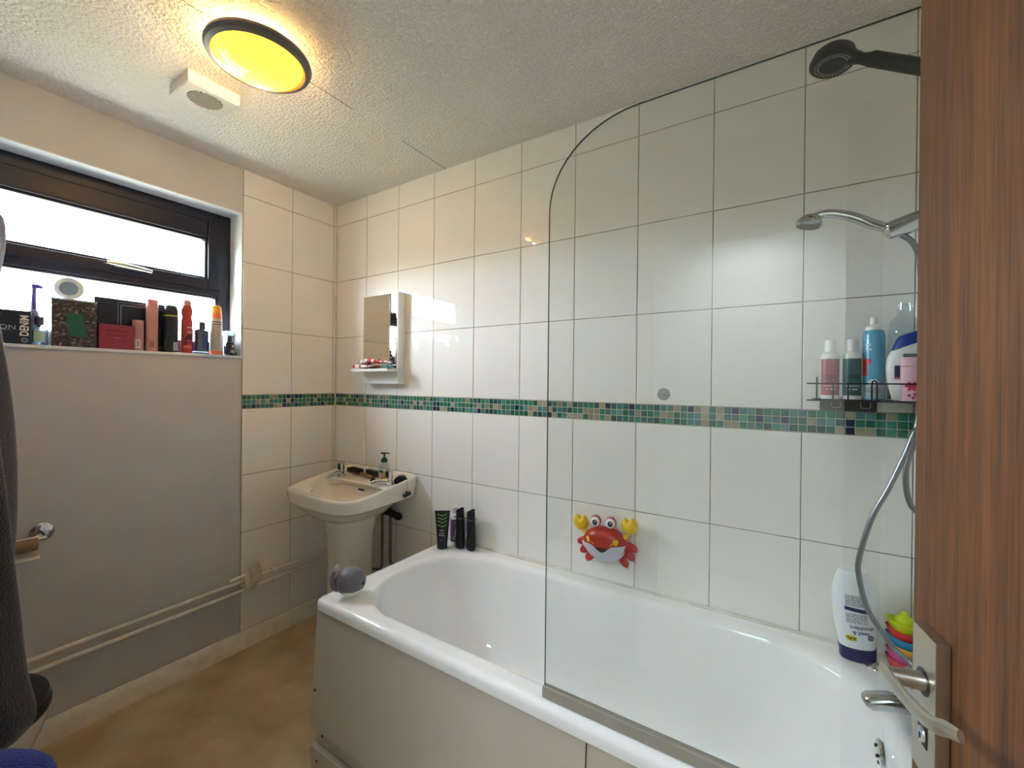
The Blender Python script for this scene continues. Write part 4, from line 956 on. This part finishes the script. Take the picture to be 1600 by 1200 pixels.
DP = mat('raspberry_dark', (112, 36, 54), .5)
fine_print(c, 0, -.036, .034, .067, .081, 1, DP, 11, flat=-.0183, name='raised_print'); fine_print(c, 0, -.03, .03, .050, .062, 1, DP, 12, flat=-.0183, name='raised_print'); fine_print(c, 0, -.01, .012, .044, .047, 1, GP, 13, flat=-.0183)
def can(name, lab, cat, x, y, prof, m, parts=(), seg=28):
    t = thing(name, lab, cat, (x, y, ZSI), face(x, y)); q = MB(); q.lathe(prof, seg); b = q.build('can_body', m, t); return t, b
SALMON = mat('salmon_can', (206, 150, 143), .35)
t, b = can('lotion_tube', 'short dusty pink bottle with a barcode beside the pink carton', 'bottle', -.03, -.9245, [(0, 0), (.0175, 0), (.019, .003), (.019, .124), (.0175, .128), (0, .129)], mat('dusty_pink', (196, 150, 156), .45))
q = MB(); wrapped(q, .0193, -.008, .009, .010, .045, n=6); lb = q.build('barcode_label', mat('label_white', (220, 216, 214), .5), b)
q = MB()
for k in range(6): wrapped(q, .0195, -.003, .005, .018 + k * .0038, .0198 + k * .0038, n=3)
q.build('barcode_bars', INKB, b); fine_print(b, .0193, -.016, .012, .05, .115, 12, mat('mauve_ink', (150, 108, 122), .5), 21)
t, b = can('body_spray', 'tall salmon pink spray can between dusty bottle and black can', 'spray can', -.03, -.8775, [(0, 0), (.0195, 0), (.021, .003), (.021, .196), (.020, .199), (.020, .218), (.0185, .221), (0, .222)], SALMON)
q = MB(); q.lathe([(.0211, .188), (.0206, .200), (.0206, .219), (.019, .2225), (0, .2232)], 28); q.build('cap', mat('pink_cap', (204, 134, 134), .3), t)
q = MB()
for k in range(7): wrapped(q, .0213, -.007, .009, .018 + k * .0032, .0196 + k * .0032, n=4)
wrapped(q, .0213, -.008, -.003, .045, .049, n=3); wrapped(q, .0213, .002, .006, .047, .0495, n=3); q.build('barcode_bars', mat('maroon_ink', (116, 66, 64), .5), b)
t, b = can('deodorant_can', 'black deodorant can with a lime ring and slash on the sill', 'spray can', -.04, -.807, [(0, 0), (.0255, 0), (.0275, .003), (.0275, .165), (.026, .168), (0, .169)], mat('can_black', (28, 36, 42), .3))
q = MB(); q.lathe([(.026, .167), (.027, .172), (.027, .185), (.022, .206), (.012, .212), (0, .213)], 28); q.build('cap', mat('cap_black', (36, 48, 58), .35), t)
LIME = mat('lime_print', (166, 178, 60), .4); q = MB(); wrapped(q, .0278, -.04, .04, .158, .165, n=20)
q._add([(.0278 * math.sin(u / .0278), -.0278 * math.cos(u / .0278), z) for u, z in ((-.026, .012), (-.016, .030), (-.009, .085), (-.019, .055))], [[0, 1, 2, 3]]); q.build('lime_print', LIME, b)
q = MB(); wrapped(q, .0278, .010, .032, .008, .045, n=6); lb = q.build('info_label', mat('label_grey', (196, 200, 200), .5), b); fine_print(b, .0280, .012, .03, .01, .04, 8, INKG, 31)
t, b = can('body_spray', 'red waisted spray can with pink top on the sill', 'spray can', -.028, -.7505, [(0, 0), (.021, 0), (.0225, .003), (.0225, .145), (.0185, .160), (.0185, .168), (.0225, .180), (.022, .2), (.0165, .216), (0, .217)], mat('can_scarlet', (178, 56, 48), .28, coat=.3))
q = MB(); q.lathe([(0, .215), (.0165, .215), (.0155, .238), (.0105, .243), (0, .244)], 24); q.build('cap', mat('blush_cap', (214, 150, 152), .35), t)
fine_print(b, .0228, .001, .026, .109, .124, 1, INKW, 16, name='brand_print')
q = MB(); wrapped(q, .0228, .0, .03, .060, .085, n=8); wrapped(q, .0228, -.006, .0, .036, .07, n=3); wrapped(q, .0228, .0, .028, .045, .05, n=8); q.build('dark_print', mat('maroon_print', (72, 30, 36), .4), b)
fine_print(b, .0228, .002, .026, .088, .1, 2, INKW, 6)
q = MB(); wrapped(q, .0228, -.012, .02, .022, .034, n=8); q.build('orange_print', mat('orange_print', (232, 116, 70), .4), b)
t = thing('wire_hook', 'thin dark razor handle standing behind the red spray can', 'razor', (-.085, -.741, ZSI), PI / 2)
q = MB(); q.tube([(.01, 0, 0), (.008, 0, .06), (.004, 0, .13), (.002, 0, .205), (-.004, 0, .222), (-.014, -.002, .224)], [.004, .0035, .0035, .003, .0025, .002], 10, 4); q.build('handle', INKG, t)
t.name = 'razor'
t = thing('cologne_bottle', 'square navy glass cologne bottle with a dark cap', 'perfume', (-.036, -.692, ZSI), PI / 2 + .25)
q = MB(); q.box((-.0285, -.015, .010), (.0285, .015, .112), .003); q.build('bottle_body', mat('navy_glass', (14, 22, 52), .08, coat=.3), t)
q = MB(); q.box((-.029, -.0155, .0), (.029, .0155, .0095), .002); q.build('glass_base', PGL, t)
q = MB(); q.box((-.002, -.0156, .028), (.020, -.0152, .09)); q.build('silver_label', mat('blue_sheen', (50, 66, 112), .25, metal=.4), t)
q = MB(); q.box((-.0135, -.0125, .1125), (.0135, .0125, .150), .002); q.build('cap', mat('cap_teal_black', (42, 58, 66), .3), t)
t, b = can('sun_spray', 'white and orange spray can with an orange dome cap on the sill', 'spray can', -.03, -.6305, [(0, 0), (.0225, 0), (.0255, .003), (.0255, .168), (.0245, .172), (0, .173)], mat('can_white', (206, 204, 198), .35))
q = MB(); q.lathe([(.0245, .172), (.0235, .178), (.022, .215), (.0195, .231), (.013, .237), (0, .238)], 28); q.build('cap', mat('apricot_cap', (244, 172, 70), .3), t)
q = MB(); q.lathe([(.0246, .171), (.0242, .198), (.0232, .2)], 28); q.build('cap_band', mat('coral_band', (236, 140, 96), .35), t)
q = MB(); wrapped(q, .0258, -.05, .05, .154, .158, n=20); wrapped(q, .0258, -.05, .05, .143, .147, n=20); q.build('dark_bands', mat('band_dark', (70, 66, 72), .4), b)
q = MB(); wrapped(q, .0258, -.05, .05, .002, .018, n=20); q.build('orange_base', mat('orange_base', (232, 128, 72), .35), b)
fine_print(b, .0258, -.028, .02, .022, .14, 20, INKG, 8)
t = thing('nail_polish', 'small maroon bottle behind the white and orange spray can', 'bottle', (-.088, -.600, ZSI), PI / 2)
q = MB(); q.box((-.012, -.012, 0), (.012, .012, .075), .004); q.build('bottle_body', mat('maroon_glass', (112, 36, 50), .15), t)
q = MB(); q.lathe([(0, .074), (.009, .074), (.007, .112), (0, .113)], 14); q.build('cap', WHITEP, t)
t = thing('black_bottle', 'squat round black bottle at the tile end of the sill', 'bottle', (-.043, -.5655, ZSI), PI / 2 + .3)
q = MB(); q.lathe([(0, 0), (.018, 0), (.022, .006), (.0225, .045), (.019, .066), (.010, .074), (0, .075)], 24, sx=1); b = q.build('bottle_body', mat('glossy_black', (20, 22, 30), .1, coat=.6), t)
q = MB(); q.lathe([(0, .074), (.012, .074), (.0125, .096), (0, .097)], 20); q.build('cap', BLACK, t)
q = MB(); wrapped(q, .0229, -.010, .012, .010, .026, n=6); wrapped(q, .0229, -.004, .006, .04, .052, n=4); q.build('bottle_label', mat('cream_label', (206, 196, 180), .5), b)
t = thing('white_tub', 'white plastic tub in the sill corner behind the black bottle', 'tub', (-.089, -.5515, ZSI), PI / 2)
q = MB(); q.box((-.017, -.021, 0), (.017, .021, .10), .006); q.box((-.020, -.024, .10), (.020, .024, .125), .006); q.build('tub_body', mat('tub_pale', (206, 224, 232), .35), t)
for i, (x, y, L_, a) in enumerate(((-.016, -.572, .03, .3), (-.016, -.548, .028, 1.2))):
    t = thing('hair_clip', ['black hair clip lying in front of the squat black bottle', 'dark hair clip lying against the tile edge of the sill'][i], 'hair clip', (x, y, ZSI), PI / 2 + a, 'hair clips on the sill')
    q = MB(); q.tube([(-L_ / 2, 0, .005), (0, 0, .011), (L_ / 2, 0, .014 if i else .006)], [.004, .006, .003], 10, 4, sc2=.7); q.build('clip_jaw', BLACK, t)
    q = MB(); q.tube([(-L_ / 2, .004, .003), (L_ / 2, .006, .003)], .003, 8); q.build('clip_back', BLACK, t)

# ------------------------------------------------------------------ toilet, roll, gown, towel
TB = mat('seat_black', (24, 24, 26), .3)
tl = thing('toilet', 'white toilet with a black seat below the hanging gown', 'toilet', (.42, YF + .002, 0))
def tring(a, f, b, z, dy=0): return dring(a, f, b, .33 + dy, 2.2, 2.6, lambda y: z, 40)
# toilet faces +y: build with front towards +y by mirroring y
def fy(P): return [(x, .66 - y, z) for x, y, z in P]
q = MB(); q.loft([fy(tring(.11, .12, .2, 0)), fy(tring(.105, .115, .2, .03)), fy(tring(.095, .11, .19, .12)), fy(tring(.12, .15, .2, .22)), fy(tring(.165, .195, .22, .33)), fy(tring(.178, .208, .225, .375)), fy(tring(.18, .21, .228, .392))]); q.build('bowl', mat('toilet_ceramic', (214, 204, 188), .15), tl, 60)
q = MB(); q.loft([fy(tring(.180, .211, .2, .393)), fy(tring(.184, .214, .2, .400)), fy(tring(.184, .214, .2, .412)), fy(tring(.178, .208, .195, .418))]); q.build('seat', TB, tl, 50)
q = MB(); q.loft([fy(tring(.176, .206, .2, .4185)), fy(tring(.180, .210, .2, .424)), fy(tring(.178, .208, .2, .436)), fy(tring(.15, .18, .17, .446))]); q.build('lid', TB, tl, 50)
q = MB(); q.box((-.19, .002, .40), (.19, .155, .76), .015); q.build('cistern', bpy.data.materials['toilet_ceramic'], tl)
q = MB(); q.box((-.2, -.0, .76), (.2, .165, .79), .01); q.build('cistern_lid', bpy.data.materials['toilet_ceramic'], tl)

rh = thing('toilet_roll_holder', 'round chrome toilet roll holder on the window wall', 'toilet roll holder', (-.006, -1.203, .783))
q = MB(); q.lathe([(0, .001), (.032, .001), (.0325, .004), (.028, .008), (.014, .010), (0, .010)], 32, M=RY(PI / 2)); q.build('rose', CHROME, rh)
q = MB(); q.tube([(.006, 0, 0), (.06, 0, 0), (.075, -.006, -.002), (.08, -.02, -.003), (.08, -.15, -.003)], .006, 12, 4); q.build('arm', CHROME, rh)
tr_ = thing('toilet_roll', 'nearly empty toilet roll with a loose sheet on the chrome holder', 'toilet roll', (.075, -1.275, .766))
q = MB(); rr = [[(R0 * math.cos(a), y - .004, R0 * math.sin(a)) for a in [2 * PI * k / 28 for k in range(28)]] for R0, y in ((.0195, .052), (.022, .052), (.022, -.05), (.0195, -.05), (.0195, .052))]
q.loft(rr, False, False); q.build('cardboard_tube', mat('cardboard', (150, 122, 96), .8), tr_)
q = MB(); sh_ = [(.012, .0225), (.004, .0245), (-.010, .0235), (-.021, .013), (-.0245, 0), (-.024, -.014), (-.016, -.030), (.004, -.041), (.026, -.047)]
q.loft([[(x, .053, z) for x, z in sh_], [(x, -.05, z) for x, z in sh_]], False, False, False); q.build('paper_sheet', mat('tissue_paper', (222, 212, 198), .9), tr_)

def hanging(name, lab, cat, pts, m, x0, x1, ywall, seedv, folds=7, amp=.012, part=None, lean=0):
    """thick cloth hanging on the front wall; pts = (z, y of its bulging edge)"""
    R5 = random.Random(seedv); ph_ = [R5.uniform(0, 6) for _ in range(4)]; rr = []
    for i, (z, ye) in enumerate(pts):
        P = []
        for k in range(49):
            f_ = k / 48; a = PI * f_
            x = (x0 + x1) / 2 - (x1 - x0) / 2 * math.copysign(abs(math.cos(a)) ** .7, math.cos(a))
            d = (math.sin(a) ** .55) * (1 + 0 * f_)
            wv = amp * math.sin(folds * f_ * PI + ph_[0] + z * 2) * min(1, (f_ * (1 - f_)) * 8) + amp * .5 * math.sin(folds * 2.3 * f_ * PI + ph_[1] - z * 3) * min(1, f_ * (1 - f_) * 8)
            P.append((x, ywall + (ye - amp * .9 - ywall) * d + wv, z + lean * (x - (x0 + x1) / 2)))
        P += [(x1 - (x1 - x0) * j / 8, ywall, z) for j in range(1, 8)]
        rr.append(P)
    q = MB(); q.loft(rr)
    o = q.build(name, m, None, 70)
    md = o.modifiers.new('soft', 'SUBSURF'); md.levels = 1; md.render_levels = 1
    tag(o, lab, cat); return o
CHAR = mat('charcoal_towelling', (74, 76, 86), .95, bump=1, bscale=260, bdist=.004, sheen=.5, detail=6)
DARKT = mat('black_towelling', (24, 25, 32), .95, bump=1, bscale=240, bdist=.004, sheen=.35, detail=6)
hanging('bath_towel', 'charcoal grey towel hanging on the wall beside the window', 'towel',
        [(.80, -1.365), (.85, -1.342), (.898, -1.3355), (1.002, -1.3348), (1.123, -1.3365), (1.244, -1.3439), (1.347, -1.3523), (1.431, -1.3638), (1.548, -1.3752), (1.589, -1.3754), (1.641, -1.3691), (1.693, -1.365), (1.74, -1.368), (1.766, -1.374), (1.785, -1.41), (1.79, -1.53)], CHAR, .40, .705, YF + .003, 5)
hanging('dressing_gown', 'black dressing gown hanging in front of the charcoal towel', 'dressing gown',
        [(.575, -1.362), (.61, -1.3538), (.65, -1.360), (.687, -1.3688), (.764, -1.3787), (.837, -1.3837), (.937, -1.394), (1.063, -1.403), (1.163, -1.412), (1.262, -1.42), (1.347, -1.44), (1.40, -1.49), (1.43, -1.6)], DARKT, .725, .995, YF + .004, 9, 5, .01, lean=-.04)
BLT = mat('blue_towelling', (8, 30, 112), .95, bump=1.0, bscale=200, bdist=.006, sheen=.08, detail=6)
bk_ = thing('laundry_basket', 'white laundry basket under the blue towel', 'laundry basket', (1.19, -1.60, 0))
q = MB(); q.loft([rrect(-.15, .15, -.13, .13, .05, .002), rrect(-.17, .17, -.15, .15, .05, .575), rrect(-.178, .178, -.158, .158, .05, .58), rrect(-.178, .178, -.158, .158, .05, .60), rrect(-.165, .165, -.145, .145, .05, .60), rrect(-.145, .145, -.125, .125, .05, .02)], True, True); q.build('basket_body', WHITEP, bk_, 50)
tw = MB(); rr = []
R6 = random.Random(4)
for i in range(13):
    f_ = i / 12; rad = math.cos(max(0, f_ - .35) / .65 * PI / 2) ** .6 if f_ > .35 else 1 - .12 * (1 - f_ / .35)
    rr.append([(.205 * rad * math.cos(a) * (1 + .05 * math.sin(3 * a + f_ * 4)), .20 * rad * math.sin(a) * (1 + .06 * math.sin(4 * a + 1 + f_ * 3)), .603 + (.15 * f_ + .008 * math.sin(5 * a)) * (1 if i else 0)) for a in [2 * PI * k / 48 for k in range(48)]])
tw.loft(rr); o = tw.build('blue_towel', BLT, None, 70); o.location = (1.19, -1.60, .0); tag(o, 'bright blue fluffy towel heaped on the laundry basket', 'towel')

# ------------------------------------------------------------------ door
dr = thing('door_1', 'open wood veneer door with a satin metal lever handle', 'door', (2.392, -1.0192, 0), math.atan2(-.9842, .1772), kind='structure')
q = MB(); q.box((-.0285, .0112, .008), (.735, .051, 1.985), .0012); q.build('door_leaf', WOOD, dr)
q = MB(); q.box((0, 0, .9775), (.042, .011, 1.1135), .0008); hp_ = q.build('handle_plate', STEEL, dr)
q = MB(); q.lathe([(.008, .0003), (.0125, .0003), (.0125, -.0005), (.008, -.0005)], 28, M=TR(.021, 0, 1.066) @ RX(PI / 2)); q.build('spindle_collar', BLACK, hp_)
q = MB(); q.tube([(.021, .002, 1.066), (.021, -.012, 1.066), (.021, -.027, 1.066)], [.0085, .0078, .0072], 24)
path = [(.008, -.0255, 1.0645), (.013, -.0265, 1.0645), (.03, -.0272, 1.0655), (.07, -.0262, 1.0685), (.096, -.0245, 1.0735), (.111, -.0212, 1.0808), (.125, -.0195, 1.0865)]
q.tube(path, [.0072, .0078, .0076, .0068, .0062, .006, .0045], 18, 5, sc2=.5, up=(0, 0, 1)); q.build('lever', STEEL, dr, 60)
q = MB(); q.box((.0135, -.0006, 1.0065), (.0295, .001, 1.0305)); lk = q.build('lock_recess', INKB, dr)
q = MB(); q.lathe([(0, .0018), (.0055, .0016), (.006, 0), (0, 0)], 20, M=TR(.0215, -.0006, 1.016) @ RX(PI / 2) @ Matrix.Diagonal((1, 1.35, 1, 1))); q.build('lock_cylinder', CHROME, lk)
q = MB(); q.box((.0203, -.0026, 1.0125), (.0227, -.002, 1.0175)); q.build('key_slot', INKB, lk)
fr = MB(); fr.box((DX0 - .06, YF - .0, 0), (DX0, YF + .015, DZ + .06), .002); fr.box((DX1, YF, 0), (DX1 + .05, YF + .015, DZ + .06), .002); fr.box((DX0, YF, DZ), (DX1, YF + .015, DZ + .06), .002)
struct('trim_2', fr, SKIRT, 'cream architrave round the doorway', 'architrave')

# ------------------------------------------------------------------ light and camera
wd = bpy.data.worlds.new('overcast_sky'); sc.world = wd; wd.use_nodes = True
bg = wd.node_tree.nodes['Background']; bg.inputs[1].default_value = SKY
wn = wd.node_tree; wt = wn.nodes.new('ShaderNodeTexCoord'); wx_ = wn.nodes.new('ShaderNodeSeparateXYZ'); wr_ = wn.nodes.new('ShaderNodeValToRGB')
wn.links.new(wt.outputs['Generated'], wx_.inputs[0]); wn.links.new(wx_.outputs['Z'], wr_.inputs['Fac']); wn.links.new(wr_.outputs['Color'], bg.inputs[0])
we = wr_.color_ramp.elements; we[0].position = 0; we[0].color = (.16, .17, .14, 1); we[1].position = .06; we[1].color = (.72, .87, 1, 1)   # ground, then bright overcast sky
P = bpy.data.lights.new('window_portal', 'AREA'); P.shape = 'RECTANGLE'; P.size = OY1 - OY0 - .05; P.size_y = OZ1 - OZ0 - .05
P.cycles.is_portal = True
po = bpy.data.objects.new('window_portal', P); COL.objects.link(po); po.location = (-.2, (OY0 + OY1) / 2, (OZ0 + OZ1) / 2)
po.rotation_euler = Vector((1, 0, 0)).to_track_quat('-Z', 'Z').to_euler()

P2 = bpy.data.lights.new('added_skylight_portal', 'AREA'); P2.shape = 'RECTANGLE'; P2.size = .45; P2.size_y = .5; P2.cycles.is_portal = True
po2 = bpy.data.objects.new('added_skylight_portal', P2); COL.objects.link(po2); po2.location = (2.075, -2.65, ZC + .11)  # samples sky light coming in by the added skylight

cam = bpy.data.cameras.new('camera'); co = bpy.data.objects.new('camera', cam); COL.objects.link(co); sc.camera = co
cam.sensor_fit = 'HORIZONTAL'; cam.sensor_width = 36; cam.lens = 666.424 / 1600 * 36; cam.clip_start = .02
yaw, pit, rol = .5688, -.0024, .0099
F = Vector((-math.sin(yaw) * math.cos(pit), math.cos(yaw) * math.cos(pit), math.sin(pit))); r_ = Vector((math.cos(yaw), math.sin(yaw), 0)); u_ = r_.cross(F)
r2 = r_ * math.cos(rol) + u_ * math.sin(rol); u2 = -r_ * math.sin(rol) + u_ * math.cos(rol)
Mc = Matrix((r2, u2, -F)).transposed().to_4x4(); Mc.translation = CAM; co.matrix_world = Mc

sc.view_settings.view_transform = 'Standard'; sc.view_settings.look = 'None'; sc.view_settings.gamma = 1; sc.view_settings.use_curve_mapping = False
sc.view_settings.exposure = 2.7
cy = sc.cycles
cy.use_denoising = True; cy.max_bounces = 10; cy.diffuse_bounces = 6; cy.glossy_bounces = 6; cy.transparent_max_bounces = 16; cy.sample_clamp_indirect = 25; cy.caustics_reflective = False; cy.caustics_refractive = False
